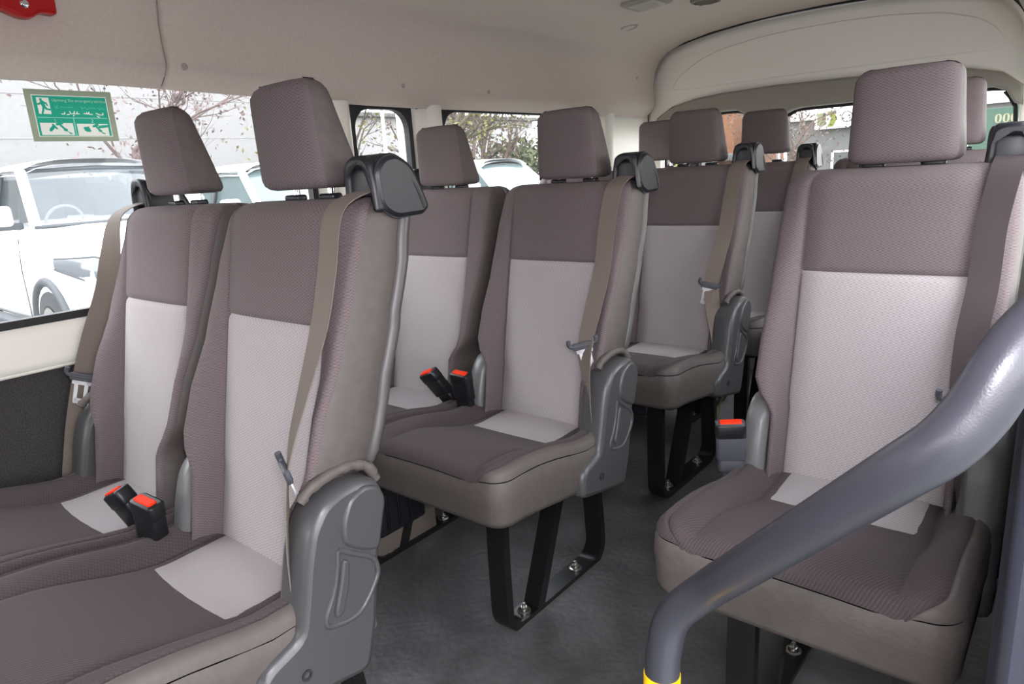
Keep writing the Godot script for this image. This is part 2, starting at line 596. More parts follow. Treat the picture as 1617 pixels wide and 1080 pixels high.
func cover_mesh(which: String, s: float) -> ArrayMesh:
	var st := new_st()
	if which == "body": slab(st, cover_poly(), 0.170, 0.240, 0.013, "x", s)
	elif which == "cap":
		var p := []
		for q in [[-0.095, 0.568], [-0.083, 0.592], [-0.055, 0.603], [-0.025, 0.592], [-0.008, 0.560], [-0.004, 0.528], [-0.024, 0.508], [-0.050, 0.492], [-0.071, 0.486]]: p.append(Vector2(q[0], q[1]))
		slab(st, round_poly(p, 0.012, 3), 0.228, 0.2455, 0.006, "x", s)
	elif which == "rim":
		var pts := []
		for q in [[0.004, 0.520], [-0.026, 0.498], [-0.052, 0.480], [-0.064, 0.462], [-0.060, 0.436], [-0.020, 0.396], [0.030, 0.402], [0.040, 0.418], [0.022, 0.450], [0.010, 0.485]]: pts.append(Vector3(0.2385 * s, q[1], q[0]))
		pts.append(pts[0])
		tube(st, smooth_path(pts, 4), 0.0050, 8)
	elif which == "lever":
		var p := [Vector2(0.000, 0.502), Vector2(-0.012, 0.496), Vector2(-0.006, 0.455), Vector2(0.010, 0.416), Vector2(0.024, 0.412), Vector2(0.026, 0.424), Vector2(0.012, 0.460)]
		slab(st, round_poly(p, 0.006, 3), 0.232, 0.246, 0.004, "x", s)
	elif which == "inner":
		var p := []
		for q in [[-0.085, 0.540], [-0.070, 0.575], [-0.030, 0.592], [0.008, 0.584], [0.034, 0.555], [0.052, 0.50], [0.066, 0.43], [0.064, 0.345], [-0.05, 0.34]]: p.append(Vector2(q[0], q[1]))
		slab(st, round_poly(p, 0.02, 4), -0.214, -0.166, 0.014, "x", s)
	elif which == "hem":
		var pts := []
		var rng := RandomNumberGenerator.new(); rng.seed = 5
		var rad := []
		for q in [[-0.105, 0.585], [-0.092, 0.612], [-0.060, 0.626], [-0.018, 0.626], [0.018, 0.616], [0.036, 0.602]]: pts.append(Vector3(0.207 * s, q[1], q[0]))
		var path := smooth_path(pts, 6)
		for i in path.size(): rad.append(0.009 + rng.randf_range(-0.0015, 0.0015))
		tube(st, path, rad, 8)
	return done(st)

func guide_mesh(which: String, s: float) -> ArrayMesh:
	var st := new_st()
	if which == "body":
		var p := []
		for q in [[-0.176, 1.038], [-0.172, 1.084], [-0.186, 1.100], [-0.214, 1.104], [-0.246, 1.086], [-0.266, 1.048], [-0.279, 1.015], [-0.266, 1.002], [-0.222, 1.0], [-0.204, 1.030]]: p.append(Vector2(q[0], q[1]))
		slab(st, round_poly(p, 0.014, 4), 0.146, 0.211, 0.006, "x", s)
		p = []
		for q in [[-0.172, 1.018], [-0.166, 1.076], [-0.184, 1.097], [-0.214, 1.1015], [-0.244, 1.084], [-0.264, 1.047], [-0.277, 1.014], [-0.264, 1.002], [-0.20, 1.0]]: p.append(Vector2(q[0], q[1]))
		slab(st, round_poly(p, 0.014, 4), 0.203, 0.2175, 0.008, "x", s)
		slab(st, round_poly(p, 0.014, 4), 0.139, 0.154, 0.008, "x", s)
	elif which == "bezel":
		var o := round_poly([Vector2(0.137, 1.024), Vector2(0.140, 1.060), Vector2(0.146, 1.092), Vector2(0.162, 1.1005), Vector2(0.190, 1.1005), Vector2(0.206, 1.090), Vector2(0.213, 1.055), Vector2(0.216, 1.014), Vector2(0.206, 1.012), Vector2(0.202, 1.035), Vector2(0.199, 1.070), Vector2(0.188, 1.080), Vector2(0.164, 1.080), Vector2(0.154, 1.070), Vector2(0.152, 1.035), Vector2(0.150, 1.022)], 0.008, 3)
		var q := PackedVector2Array()
		for v in o: q.append(Vector2(v.x * s, v.y))
		slab(st, q, -0.184, -0.162, 0.007, "z")
	elif which == "panel":
		var p := round_poly([Vector2(-0.186, 1.040), Vector2(-0.169, 1.038), Vector2(-0.170, 1.080), Vector2(-0.186, 1.084)], 0.006, 3)
		slab(st, p, 0.152, 0.202, 0.003, "x", s)
	elif which == "ridge":
		tube(st, smooth_path([Vector3(0.207 * s, 1.090, -0.200), Vector3(0.212 * s, 1.078, -0.222), Vector3(0.216 * s, 1.050, -0.246), Vector3(0.216 * s, 1.012, -0.262)], 5), 0.003, 6)
	return done(st)

func leg_frame(x: float) -> ArrayMesh:
	var st := new_st()
	var pts := []
	var path := PackedVector3Array([Vector3(x, 0.345, 0.318), Vector3(x, 0.20, 0.322), Vector3(x, 0.075, 0.322)])
	for k in 7:
		var a := PI / 2 * k / 6.0
		path.append(Vector3(x, 0.066 - 0.054 * sin(a), 0.268 + 0.054 * cos(a)))
	path.append(Vector3(x, 0.012, 0.12))
	for k in 7:
		var a := PI / 2 * k / 6.0
		path.append(Vector3(x, 0.066 - 0.054 * cos(a), -0.030 - 0.054 * sin(a)))
	path.append(Vector3(x, 0.16, -0.078)); path.append(Vector3(x, 0.345, -0.056))
	var sides := []
	for p in path: sides.append(Vector3.RIGHT)
	ribbon(st, path, sides, 0.050, 0.022)
	return done(st)

func strut_mesh(x: float) -> ArrayMesh:
	var st := new_st()
	ribbon(st, PackedVector3Array([Vector3(x, 0.345, 0.072), Vector3(x, 0.016, 0.205)]), [Vector3.RIGHT, Vector3.RIGHT], 0.046, 0.026)
	return done(st)

func bolt_mesh(at: Vector3) -> ArrayMesh:
	var st := new_st()
	lathe(st, [Vector2(0.0, 0.0), Vector2(0.017, 0.0), Vector2(0.017, 0.003), Vector2(0.012, 0.004)], at, Vector3.UP, 16)
	lathe(st, [Vector2(0.0105, 0.003), Vector2(0.0105, 0.012), Vector2(0.008, 0.013), Vector2(0.005, 0.013), Vector2(0.005, 0.022), Vector2(0.0, 0.023)], at, Vector3.UP, 6)
	return done(st)

func buckle(parent: Node, at: Vector3, tilt: Vector3, grey := false) -> void:
	var b := put("buckle", shared("buckle", func():
		var st := new_st()
		slab(st, rect(-0.029, -0.016, 0.029, 0.016, 0.010, 4), -0.035, 0.048, 0.004, "y")
		slab(st, rect(-0.025, -0.013, 0.025, 0.013, 0.008, 4), -0.060, -0.034, 0.002, "y")
		return done(st)), M.buckle_grey if grey else M.buckle, parent, at)
	b.rotation_degrees = tilt
	var rb := put("release_button", shared("button", func(): return slab_mesh(rect(-0.022, -0.006, 0.022, 0.012, 0.005, 3), 0.040, 0.0515, 0.002, "y")), M.red, b)
	rb.set_meta("label", "red release button")
	put("buckle_collar", shared("collar", func(): return slab_mesh(rect(-0.030, -0.017, 0.030, 0.017, 0.010, 4), 0.016, 0.047, 0.003, "y")), M.buckle, b)
	put("buckle_stalk", shared("stalk", func(): return slab_mesh(rect(-0.016, -0.005, 0.016, 0.005, 0.003, 2), -0.13, -0.05, 0.001, "y")), M.belt_dark if not grey else M.plastic_grey, b)

func tongue(parent: Node, at: Vector3, turn: Vector3) -> void:
	var t := put("belt_tongue", shared("tongue_bar", func():
		var st := new_st()
		tube(st, smooth_path([Vector3(-0.033, 0.012, 0), Vector3(-0.033, 0.0, 0), Vector3(-0.022, -0.006, 0), Vector3(0.022, -0.006, 0), Vector3(0.033, 0.0, 0), Vector3(0.033, 0.012, 0)], 4), 0.0055, 8)
		slab(st, rect(-0.026, -0.016, 0.026, 0.002, 0.004, 2), -0.004, 0.005, 0.002, "z")
		return done(st)), M.buckle_grey, parent, at)
	t.rotation_degrees = turn
	put("metal_plate", shared("tongue_plate", func():
		var st := new_st()
		for s in [-1.0, 1.0]:
			var q := PackedVector2Array()
			for v in [Vector2(0.024, -0.010), Vector2(0.015, -0.026), Vector2(0.014, -0.066), Vector2(0.006, -0.068), Vector2(0.0065, -0.030), Vector2(0.008, -0.012)]: q.append(Vector2(v.x * s, v.y))
			slab(st, q, -0.0014, 0.0014, 0.0004, "z")
		slab(st, rect(-0.014, -0.073, 0.014, -0.060, 0.003, 2), -0.0014, 0.0014, 0.0004, "z")
		slab(st, rect(-0.020, -0.026, 0.020, -0.010, 0.003, 2), -0.0014, 0.0014, 0.0004, "z")
		return done(st)), M.tongue, t)

func belt(parent: Node, pts: Array, sides: Array, m: Material) -> MeshInstance3D:
	var path := smooth_path(pts, 6)
	var ws := []
	for i in path.size():
		var f := float(i) / 6.0
		var a: int = min(int(f), sides.size() - 1); var b: int = min(a + 1, sides.size() - 1)
		ws.append((sides[a] as Vector3).lerp(sides[b], f - int(f)))
	var st := new_st()
	ribbon(st, path, ws, 0.047, 0.0016)
	return put("seat_belt", done(st), m, parent)

# one sitting place at x, mirrored for s = -1 (belt side towards the window)
func place(t: Node, x: float, s: float, head_y: float) -> void:
	var at := Vector3(x, 0, 0)
	var b := put("backrest", shared("b_woven", func(): return back_mesh("woven")), M.woven_dark, t, at)
	var i := put("backrest_insert", shared("b_insert", func(): return back_mesh("insert")), M.woven_light, b)
	i.set_meta("label", "pale grey woven middle panel")
	put("side_panel", shared("b_sl", func(): return back_mesh("side_l")), M.vinyl, b)
	put("side_panel", shared("b_sr", func(): return back_mesh("side_r")), M.vinyl, b)
	put("back_panel", shared("b_rear", func(): return back_mesh("rear")), M.back_plastic, b)
	put("gathered_hem", shared("hem%d" % s, func(): return cover_mesh("hem", s)), M.vinyl, b)
	var c := put("cushion", shared("c_top", func(): return cushion_mesh("top")), M.woven_seat, t, at)
	put("cushion_insert", shared("c_ins", func(): return cushion_mesh("insert")), M.woven_light_seat, c)
	put("cushion_skirt", shared("c_skirt", func(): return cushion_mesh("skirt")), M.vinyl, c)
	put("cushion_side", shared("c_side_l", func(): return cushion_mesh("side_l")), M.woven_seat if s > 0.0 else M.vinyl, c)
	put("cushion_side", shared("c_side_r", func(): return cushion_mesh("side_r")), M.woven_seat if s < 0.0 else M.vinyl, c)
	put("seat_pan", shared("pan", func():
		var st := new_st()
		box(st, Vector3(-0.195, 0.340, -0.06), Vector3(0.195, 0.370, 0.385), 0.01)
		box(st, Vector3(-0.12, 0.28, 0.10), Vector3(0.09, 0.345, 0.33), 0.015)
		return done(st)), M.plastic_black, c)
	var h := put("headrest", shared("h_front", func(): return head_mesh("front")), M.woven_dark, t, Vector3(x + 0.006 * s, head_y, -0.152))
	put("headrest_side", shared("h_sl", func(): return head_mesh("side_l")), M.vinyl_dark, h)
	put("headrest_side", shared("h_sr", func(): return head_mesh("side_r")), M.vinyl_dark, h)
	put("headrest_back", shared("h_rear", func(): return head_mesh("rear")), M.vinyl_dark, h)
	for k in [-1.0, 1.0]:
		put("post", shared("post", func(): return lathe_mesh([Vector2(0.0, 0.02), Vector2(0.0065, 0.02), Vector2(0.0065, -0.045), Vector2(0.0, -0.045)], Vector3.ZERO, Vector3.UP, 12)), M.chrome, h, Vector3(0.052 * k, 0, -0.045))
		put("post_sleeve", shared("sleeve", func():
			var st := new_st()
			slab(st, rect(-0.024, -0.013, 0.018, 0.013, 0.009, 4), 0, 0.012, 0.004, "y")
			return done(st)), M.plastic_black, h, Vector3(0.052 * k, 1.033 - head_y, -0.045))
	var g := put("belt_guide", shared("g_body%d" % s, func(): return guide_mesh("body", s)), M.plastic_black, t, at)
	put("guide_bezel", shared("g_bez%d" % s, func(): return guide_mesh("bezel", s)), M.plastic_black, g)
	put("guide_panel", shared("g_pan%d" % s, func(): return guide_mesh("panel", s)), M.plastic_slot, g)
	put("guide_ridge", shared("g_rid%d" % s, func(): return guide_mesh("ridge", s)), M.plastic_black, g)
	var v := put("side_cover", shared("v_body%d" % s, func(): return cover_mesh("body", s)), M.plastic_grey, t, at)
	put("recliner_cap", shared("v_cap%d" % s, func(): return cover_mesh("cap", s)), M.plastic_grey, v)
	put("pocket_rim", shared("v_rim%d" % s, func(): return cover_mesh("rim", s)), M.plastic_grey, v)
	put("recliner_lever", shared("v_lev%d" % s, func(): return cover_mesh("lever", s)), M.plastic_grey, v)
	put("cover_screw", shared("v_scr%d" % s, func(): return lathe_mesh([Vector2(0.009, 0.0), Vector2(0.009, 0.003), Vector2(0.0055, 0.003), Vector2(0.005, -0.0015), Vector2(0.0, -0.0015)], Vector3(0.2395 * s, 0.352, 0.085), Vector3(s, 0, 0), 14)), M.plastic_slot, v)
	if s > 0.0: put("inner_cover", shared("v_inner%d" % s, func(): return cover_mesh("inner", s)), M.plastic_light, t, at)

func legs(t: Node, x: float) -> void:
	var l := put("leg_frame", shared("legs", func(): return leg_frame(0.0)), M.steel_black, t, Vector3(x, 0, 0))
	put("strut", shared("strut", func(): return strut_mesh(0.0)), M.steel_black, l)
	for z in [0.245, 0.020]:
		put("bolt", shared("bolt", func(): return bolt_mesh(Vector3.ZERO)), M.steel, l, Vector3(0, 0.022, z))

func bench(label: String, at: Vector3, heads: Array) -> Node3D:
	var t := thing("double_bench_seat", label, "bench seat", at, "double benches along the windows")
	place(t, 0.0, 1.0, heads[0])
	place(t, -SPACING, -1.0, heads[1])
	legs(t, 0.105)
	legs(t, -0.40)
	return t

func make_seats() -> void:
	var a := bench("nearest grey double bench, at the emergency sticker, two raised headrests", Vector3(-1.061, 0, -0.535), [1.054, 1.058])
	belt(a, [Vector3(0.177, 1.047, -0.176), Vector3(0.176, 1.020, -0.112), Vector3(0.174, 0.93, -0.086), Vector3(0.174, 0.85, -0.060), Vector3(0.174, 0.75, -0.014), Vector3(0.175, 0.68, 0.018), Vector3(0.178, 0.62, 0.036), Vector3(0.184, 0.53, 0.050), Vector3(0.192, 0.44, 0.056)],
		[Vector3(1, 0, 0), Vector3(1, 0, 0), Vector3(1, 0, 0), Vector3(1, 0, 0.05), Vector3(0.95, 0, 0.3), Vector3(0.88, 0, 0.45), Vector3(0.84, 0, 0.62), Vector3(0.8, 0, 0.7), Vector3(0.7, 0, 0.75)], M.belt)
	tongue(a, Vector3(0.176, 0.650, 0.034), Vector3(14, -24, -6))
	belt(a, [Vector3(-0.633, 1.047, -0.176), Vector3(-0.636, 1.020, -0.112), Vector3(-0.655, 0.93, -0.088), Vector3(-0.672, 0.85, -0.07), Vector3(-0.690, 0.75, -0.03), Vector3(-0.702, 0.66, 0.002), Vector3(-0.712, 0.55, 0.035), Vector3(-0.716, 0.43, 0.065)],
		[Vector3(1, 0, 0), Vector3(1, 0, -0.1), Vector3(0.8, 0, -0.6), Vector3(0.5, 0, -0.8), Vector3(0.4, 0, -0.9), Vector3(0.35, 0, -0.9), Vector3(0.3, 0, -0.95), Vector3(0.3, 0, -0.95)], M.belt)
	tongue(a, Vector3(-0.690, 0.668, 0.008), Vector3(2, 52, -18))
	buckle(a, Vector3(-0.300, 0.474, 0.095), Vector3(14, 14, 26))
	buckle(a, Vector3(-0.200, 0.480, 0.100), Vector3(6, 12, -10))
	var b := bench("second grey double bench from the front, red buckle button between its seats", Vector3(-1.064, -0.011, -1.362), [1.046, 1.044])
	belt(b, [Vector3(0.177, 1.047, -0.176), Vector3(0.176, 1.020, -0.112), Vector3(0.168, 0.93, -0.086), Vector3(0.170, 0.83, -0.056), Vector3(0.168, 0.74, -0.014), Vector3(0.166, 0.66, 0.022), Vector3(0.176, 0.60, 0.042), Vector3(0.190, 0.52, 0.052), Vector3(0.195, 0.44, 0.050)],
		[Vector3(1, 0, 0), Vector3(1, 0, 0), Vector3(1, 0, 0), Vector3(1, 0, 0), Vector3(1, 0, 0), Vector3(1, 0, 0.2), Vector3(0.9, 0, 0.5), Vector3(0.7, 0, 0.8), Vector3(0.6, 0, 0.9)], M.belt)
	tongue(b, Vector3(0.164, 0.662, 0.032), Vector3(6, 36, 12))
	belt(b, [Vector3(-0.633, 1.047, -0.176), Vector3(-0.636, 1.020, -0.112), Vector3(-0.650, 0.93, -0.088), Vector3(-0.675, 0.80, -0.05), Vector3(-0.700, 0.62, 0.01), Vector3(-0.722, 0.44, 0.045)],
		[Vector3(1, 0, 0), Vector3(1, 0, 0), Vector3(1, 0, 0.1), Vector3(1, 0, 0.1), Vector3(1, 0, 0.1), Vector3(1, 0, 0)], M.belt)
	buckle(b, Vector3(-0.300, 0.502, 0.085), Vector3(24, 10, 24))
	buckle(b, Vector3(-0.200, 0.506, 0.085), Vector3(12, 4, -4))
	var c := bench("third grey double bench, farther back, belt tongue hanging on its aisle side", Vector3(-1.064, 0.007, -2.128), [1.046, 1.046])
	belt(c, [Vector3(0.177, 1.047, -0.176), Vector3(0.176, 1.020, -0.112), Vector3(0.168, 0.93, -0.086), Vector3(0.166, 0.83, -0.056), Vector3(0.160, 0.74, -0.010), Vector3(0.154, 0.66, 0.022), Vector3(0.168, 0.58, 0.042), Vector3(0.185, 0.50, 0.048), Vector3(0.195, 0.44, 0.050)],
		[Vector3(1, 0, 0), Vector3(1, 0, 0), Vector3(1, 0, 0), Vector3(1, 0, -0.2), Vector3(1, 0, -0.4), Vector3(1, 0, -0.3), Vector3(0.8, 0, -0.6), Vector3(0.6, 0, -0.8), Vector3(0.5, 0, -0.9)], M.belt)
	tongue(c, Vector3(0.152, 0.664, 0.032), Vector3(6, 26, -14))
	# the single seats on the door side
	var d := thing("single_seat", "large single grey seat at right, behind the slanted grab rail", "seat", Vector3(-0.285, -0.01, -1.359), "single seats on the door side")
	place(d, 0.0, 1.0, 1.042)
	legs(d, -0.10); legs(d, 0.16)
	belt(d, [Vector3(0.177, 1.047, -0.176), Vector3(0.176, 1.020, -0.112), Vector3(0.166, 0.93, -0.086), Vector3(0.165, 0.83, -0.056), Vector3(0.160, 0.74, -0.012), Vector3(0.165, 0.64, 0.030), Vector3(0.182, 0.54, 0.050), Vector3(0.195, 0.44, 0.050)],
		[Vector3(1, 0, 0), Vector3(1, 0, 0), Vector3(1, 0, 0), Vector3(1, 0, 0), Vector3(1, 0, 0), Vector3(1, 0, 0), Vector3(1, 0, -0.3), Vector3(0.8, 0, -0.6)], M.belt_dark)
	tongue(d, Vector3(0.160, 0.650, 0.036), Vector3(10, 5, 0))
	buckle(d, Vector3(-0.222, 0.505, 0.085), Vector3(4, 30, 2), true)
	var e := thing("single_seat", "rear single grey seat, headrest seen just behind the large single seat", "seat", Vector3(-0.330, 0.007, -2.128), "single seats on the door side")
	place(e, 0.0, 1.0, 1.050)
	legs(e, -0.10); legs(e, 0.16)
	# the last row
	var labs := ["last-row seat by the window, headrest half hidden behind the third bench", "last-row seat on the aisle with its headrest raised before the rear window", "last-row seat right of the aisle, hidden behind the large single seat"]
	for k in 3:
		var r := thing("rear_row_seat", labs[k], "seat", Vector3([-1.556, -1.066, -0.576][k], 0.0, -2.798), "seats of the last row")
		place(r, 0.0, 1.0, [1.072, 1.070, 1.05][k])
		legs(r, -0.12); legs(r, 0.12)
		belt(r, [Vector3(0.177, 1.047, -0.176), Vector3(0.176, 1.020, -0.112), Vector3(0.166, 0.93, -0.086), Vector3(0.165, 0.83, -0.056), Vector3(0.165, 0.70, 0.0), Vector3(0.180, 0.56, 0.045), Vector3(0.195, 0.44, 0.050)],
			[Vector3(1, 0, 0), Vector3(1, 0, 0), Vector3(1, 0, 0), Vector3(1, 0, 0), Vector3(1, 0, 0), Vector3(1, 0, -0.3), Vector3(0.8, 0, -0.6)], M.belt)

# ---------------------------------------------------------------- the bus
const CX := -0.945     # middle of the roof

func roof_section(out := 0.0) -> PackedVector2Array:
	var half := [[-0.846, 1.292], [-0.838, 1.300], [-0.815, 1.318], [-0.797, 1.340], [-0.795, 1.362], [-0.800, 1.40], [-0.800, 1.45], [-0.790, 1.505], [-0.765, 1.552], [-0.715, 1.590], [-0.63, 1.620], [-0.50, 1.643], [-0.34, 1.658], [-0.17, 1.666]]
	if out > 0.0: half = [[-0.905, 1.325], [-0.905, 1.40], [-0.890, 1.52], [-0.84, 1.60], [-0.74, 1.66], [-0.55, 1.70], [-0.3, 1.72], [-0.15, 1.725]]
	var p := PackedVector2Array()
	for h in half: p.append(Vector2(CX + h[0], h[1]))
	p.append(Vector2(CX, 1.668 if out == 0.0 else 1.727))
	for i in half.size():
		var h = half[half.size() - 1 - i]
		p.append(Vector2(CX - h[0], h[1]))
	return p

func roof_panel(z0: float, z1: float, out: bool) -> ArrayMesh:
	var sec := roof_section(1.0 if out else 0.0)
	var rows := []
	var n := 24
	var zs := [z0, z0 - 0.004, z0 - 0.012]
	for k in range(1, n): zs.append(lerp(z0, z1, float(k) / n))
	zs.append_array([z1 + 0.012, z1 + 0.004, z1])
	for i in zs.size():
		var lift := 0.0
		if not out:
			if i == 0 or i == zs.size() - 1: lift = 0.014
			elif i == 1 or i == zs.size() - 2: lift = 0.004
		var row := PackedVector3Array()
		for p in sec:
			var dirn := (p - Vector2(CX, 1.2)).normalized()
			var q := p + dirn * lift
			if not out: q.y += 0.026 * smoothstep(-1.7, -0.5, zs[i]) * (1.0 - smoothstep(1.30, 1.50, p.y))
			row.append(Vector3(q.x, q.y, zs[i]))
		rows.append(row)
	var st := new_st()
	skin(st, rows, false, 0, -1, true)
	return done(st)

# window frame: rectangle outside, rounded hole inside, in the plane of a side wall
func gasket_mesh(x0: float, x1: float, z0: float, z1: float, y0: float, y1: float, b: float, r: float) -> ArrayMesh:
	var inner := round_poly([Vector2(z0 + b, y0 + b), Vector2(z1 - b, y0 + b), Vector2(z1 - b, y1 - b), Vector2(z0 + b, y1 - b)], r, 8)
	var outer := PackedVector2Array()
	for k in 4:
		var c: Vector2 = [Vector2(z0, y0), Vector2(z1, y0), Vector2(z1, y1), Vector2(z0, y1)][k]
		for j in 9:
			var v := inner[k * 9 + j]
			var q := v
			if j < 4: q = Vector2(v.x, c.y) if k % 2 == 1 else Vector2(c.x, v.y)
			elif j > 4: q = Vector2(v.x, c.y) if k % 2 == 0 else Vector2(c.x, v.y)
			else: q = c
			outer.append(q)
	var st := new_st()
	var n := inner.size()
	st.set_smooth_group(-1)
	for j in n:
		var k := (j + 1) % n
		var a := inner[j]; var b2 := inner[k]; var c2 := outer[k]; var d2 := outer[j]
		quad(st, Vector3(x1, a.y, a.x), Vector3(x1, b2.y, b2.x), Vector3(x1, c2.y, c2.x), Vector3(x1, d2.y, d2.x))
		quad(st, Vector3(x0, d2.y, d2.x), Vector3(x0, c2.y, c2.x), Vector3(x0, b2.y, b2.x), Vector3(x0, a.y, a.x))
		quad(st, Vector3(x0, a.y, a.x), Vector3(x0, b2.y, b2.x), Vector3(x1, b2.y, b2.x), Vector3(x1, a.y, a.x))
	return done(st)

func tail_outline() -> Array:
	var half := [[-0.786, 1.262], [-0.784, 1.34], [-0.776, 1.44], [-0.764, 1.495], [-0.735, 1.545], [-0.690, 1.583], [-0.60, 1.612], [-0.48, 1.634], [-0.34, 1.650], [-0.17, 1.661]]
	var p := []
	for h in half: p.append(Vector2(-1.005 + h[0], h[1]))
	p.append(Vector2(-1.005, 1.664))
	for i in half.size():
		var h = half[half.size() - 1 - i]
		p.append(Vector2(-1.005 - h[0], h[1]))
	return p

func resample(pts: Array, n: int) -> Array:
	var total := 0.0
	for i in pts.size() - 1: total += (pts[i] as Vector2).distance_to(pts[i + 1])
	var out := []
	for k in n:
		var want := total * k / (n - 1.0)
		var run := 0.0
		var got: Vector2 = pts[-1]
		for i in pts.size() - 1:
			var l: float = (pts[i] as Vector2).distance_to(pts[i + 1])
			if run + l >= want:
				got = (pts[i] as Vector2).lerp(pts[i + 1], (want - run) / l)
				break
			run += l
		out.append(got)
	return out

func make_bus() -> void:
	struct("floor", box_mesh(Vector3(-1.90, -0.06, -3.42), Vector3(0.03, 0.0, 1.64), 0.003), M.floor, "dark grey scuffed vinyl cabin floor")
	# left side
	struct("wall_left", box_mesh(Vector3(-1.90, -0.06, -3.42), Vector3(-1.83, 0.685, 1.64), 0.004), M.carpet, "dark grey carpeted lower side panel under the windows")
	var sill := new_st()
	var sp := round_poly([Vector2(-1.900, 0.683), Vector2(-1.812, 0.683), Vector2(-1.800, 0.700), Vector2(-1.806, 0.770), Vector2(-1.820, 0.800), Vector2(-1.900, 0.800)], 0.010, 3)
	slab(sill, sp, -3.40, 1.64, 0.002, "z")
	var s1 := struct("trim_1", done(sill), M.trim_white, "off-white plastic window sill along the left side")
	put("edge_bead", tube_mesh(PackedVector3Array([Vector3(-1.812, 0.688, 1.6), Vector3(-1.812, 0.688, -3.38)]), 0.006, 8), M.trim_white, s1)
	var wins := [[-1.275, 0.62], [-1.690, -1.425], [-2.765, -1.828]]
	for i in 3:
		var w = wins[i]
		var o := struct("window_%d" % (i + 1), gasket_mesh(-1.838, -1.812, w[0], w[1], 0.790, 1.345 if i == 0 else 1.306, 0.018, 0.075), M.gasket, ["long side window with the green emergency sticker", "small side window between two white pillars", "rear side window behind the second bench"][i])
		put("pane", box_mesh(Vector3(-1.832, 0.80, w[0] + 0.006), Vector3(-1.827, 1.340 if i == 0 else 1.300, w[1] - 0.006), 0.0008), M.glass, o)
	var pil := [[-1.425, -1.275], [-1.828, -1.690], [-3.40, -2.765], [0.62, 1.64]]
	for i in 4:
		var p = pil[i]
		var st := new_st()
		slab(st, round_poly([Vector2(-1.900, p[0]), Vector2(-1.812, p[0]), Vector2(-1.796, p[0] + 0.02), Vector2(-1.796, p[1] - 0.02), Vector2(-1.812, p[1]), Vector2(-1.900, p[1])], 0.012, 3), 0.795, 1.335, 0.002, "y")
		var o := struct("trim_%d" % (i + 2), done(st), M.trim_white, ["off-white pillar between the long and the small side window", "off-white pillar between the small and the rear side window", "off-white rear corner trim beside the tailgate", "off-white front pillar of the left side"][i])
		if i < 3:
			var zc: float = p[0] + (0.45 if i == 2 else 0.05)
			put("pillar_rib", slab_mesh(round_poly([Vector2(-1.81, zc - 0.05), Vector2(-1.775, zc - 0.025), Vector2(-1.772, zc + 0.02), Vector2(-1.81, zc + 0.05)], 0.02, 4), 0.80, 1.305, 0.002, "y"), M.trim_white, o)
		if i < 2:
			put("trim_clip", lathe_mesh([Vector2(0, 0.004), Vector2(0.006, 0.003), Vector2(0.007, 0)], Vector3(-1.797, 1.297, p[1] - 0.012), Vector3.RIGHT, 10), M.gasket, o)
	# roof
	var front := struct("ceiling", roof_panel(1.62, -0.846, false), M.headliner, "beige moulded headliner, front panel")
	var rear := struct("ceiling", roof_panel(-0.848, -3.315, false), M.headliner, "beige moulded headliner, rear panel")
	struct("roof", roof_panel(1.64, -3.42, true), M.shell, "white outer roof skin")
	for c in [[-0.885, 1.363, -1.743], [-1.60, 1.355, -1.743], [-2.02, 1.355, -1.743], [-3.13, 1.47, -1.744]]:
		put("headliner_button", lathe_mesh([Vector2(0, 0.004), Vector2(0.006, 0.0035), Vector2(0.009, 0.0015), Vector2(0.010, -0.004)], Vector3(c[2], c[1], c[0]), Vector3(1, 0.02, 0), 16), M.headliner_dot, rear)
	# right side, behind the door opening
	struct("wall_right", box_mesh(Vector3(-0.022, -0.06, -3.42), Vector3(0.04, 0.80, -0.752), 0.006), M.carpet, "dark lower side panel on the door side")
	struct("wall_right_front", box_mesh(Vector3(-0.022, -0.06, 0.20), Vector3(0.04, 1.32, 1.64), 0.006), M.carpet, "dark lower panel ahead of the door")
	struct("door_1", box_mesh(Vector3(-0.026, -0.05, -0.80), Vector3(0.045, 1.33, -0.752), 0.010), mat(rgb(44, 46, 56), 0.5), "dark edge trim of the sliding door opening")
	struct("door_2", box_mesh(Vector3(-0.016, -0.05, -0.746), Vector3(0.05, 1.33, -0.60), 0.010), mat(rgb(44, 46, 56), 0.5), "dark edge of the open sliding door")
	struct("door_header", box_mesh(Vector3(-0.03, 1.24, -0.76), Vector3(0.05, 1.36, 0.24), 0.01), M.trim_white, "header above the sliding door opening")
	struct("trim_6", box_mesh(Vector3(-0.03, 0.80, -0.90), Vector3(0.04, 1.32, -0.80), 0.01), M.trim_white, "off-white pillar behind the door opening")
	struct("trim_7", box_mesh(Vector3(-0.03, 0.80, -3.42), Vector3(0.04, 1.32, -3.15), 0.01), M.trim_white, "off-white rear corner trim on the door side")
	for w in [[-3.15, -0.90, 4]]:
		var o := struct("window_%d" % w[2], gasket_mesh(-0.016, 0.02, w[0], w[1], 0.792, 1.318, 0.016, 0.075), M.gasket, "side window on the door side")
		put("pane", box_mesh(Vector3(0.0, 0.80, w[0] + 0.006), Vector3(0.005, 1.314, w[1] - 0.006), 0.0008), M.glass, o)
	# front end with the windscreen opening
	var fr := new_st()
	box(fr, Vector3(-1.90, -0.06, 1.60), Vector3(0.04, 0.86, 1.66), 0.004)
	struct("wall_front", done(fr), M.carpet, "front bulkhead below the windscreen")
	struct("windscreen_header", box_mesh(Vector3(-1.90, 1.30, 1.60), Vector3(0.04, 1.73, 1.66), 0.004), M.headliner, "header above the windscreen")
	struct("window_6", box_mesh(Vector3(-1.84, 0.86, 1.625), Vector3(0.0, 1.30, 1.632), 0.001), M.glass, "windscreen")
	# tailgate
	var ol := tail_outline()
	var seal_path := []
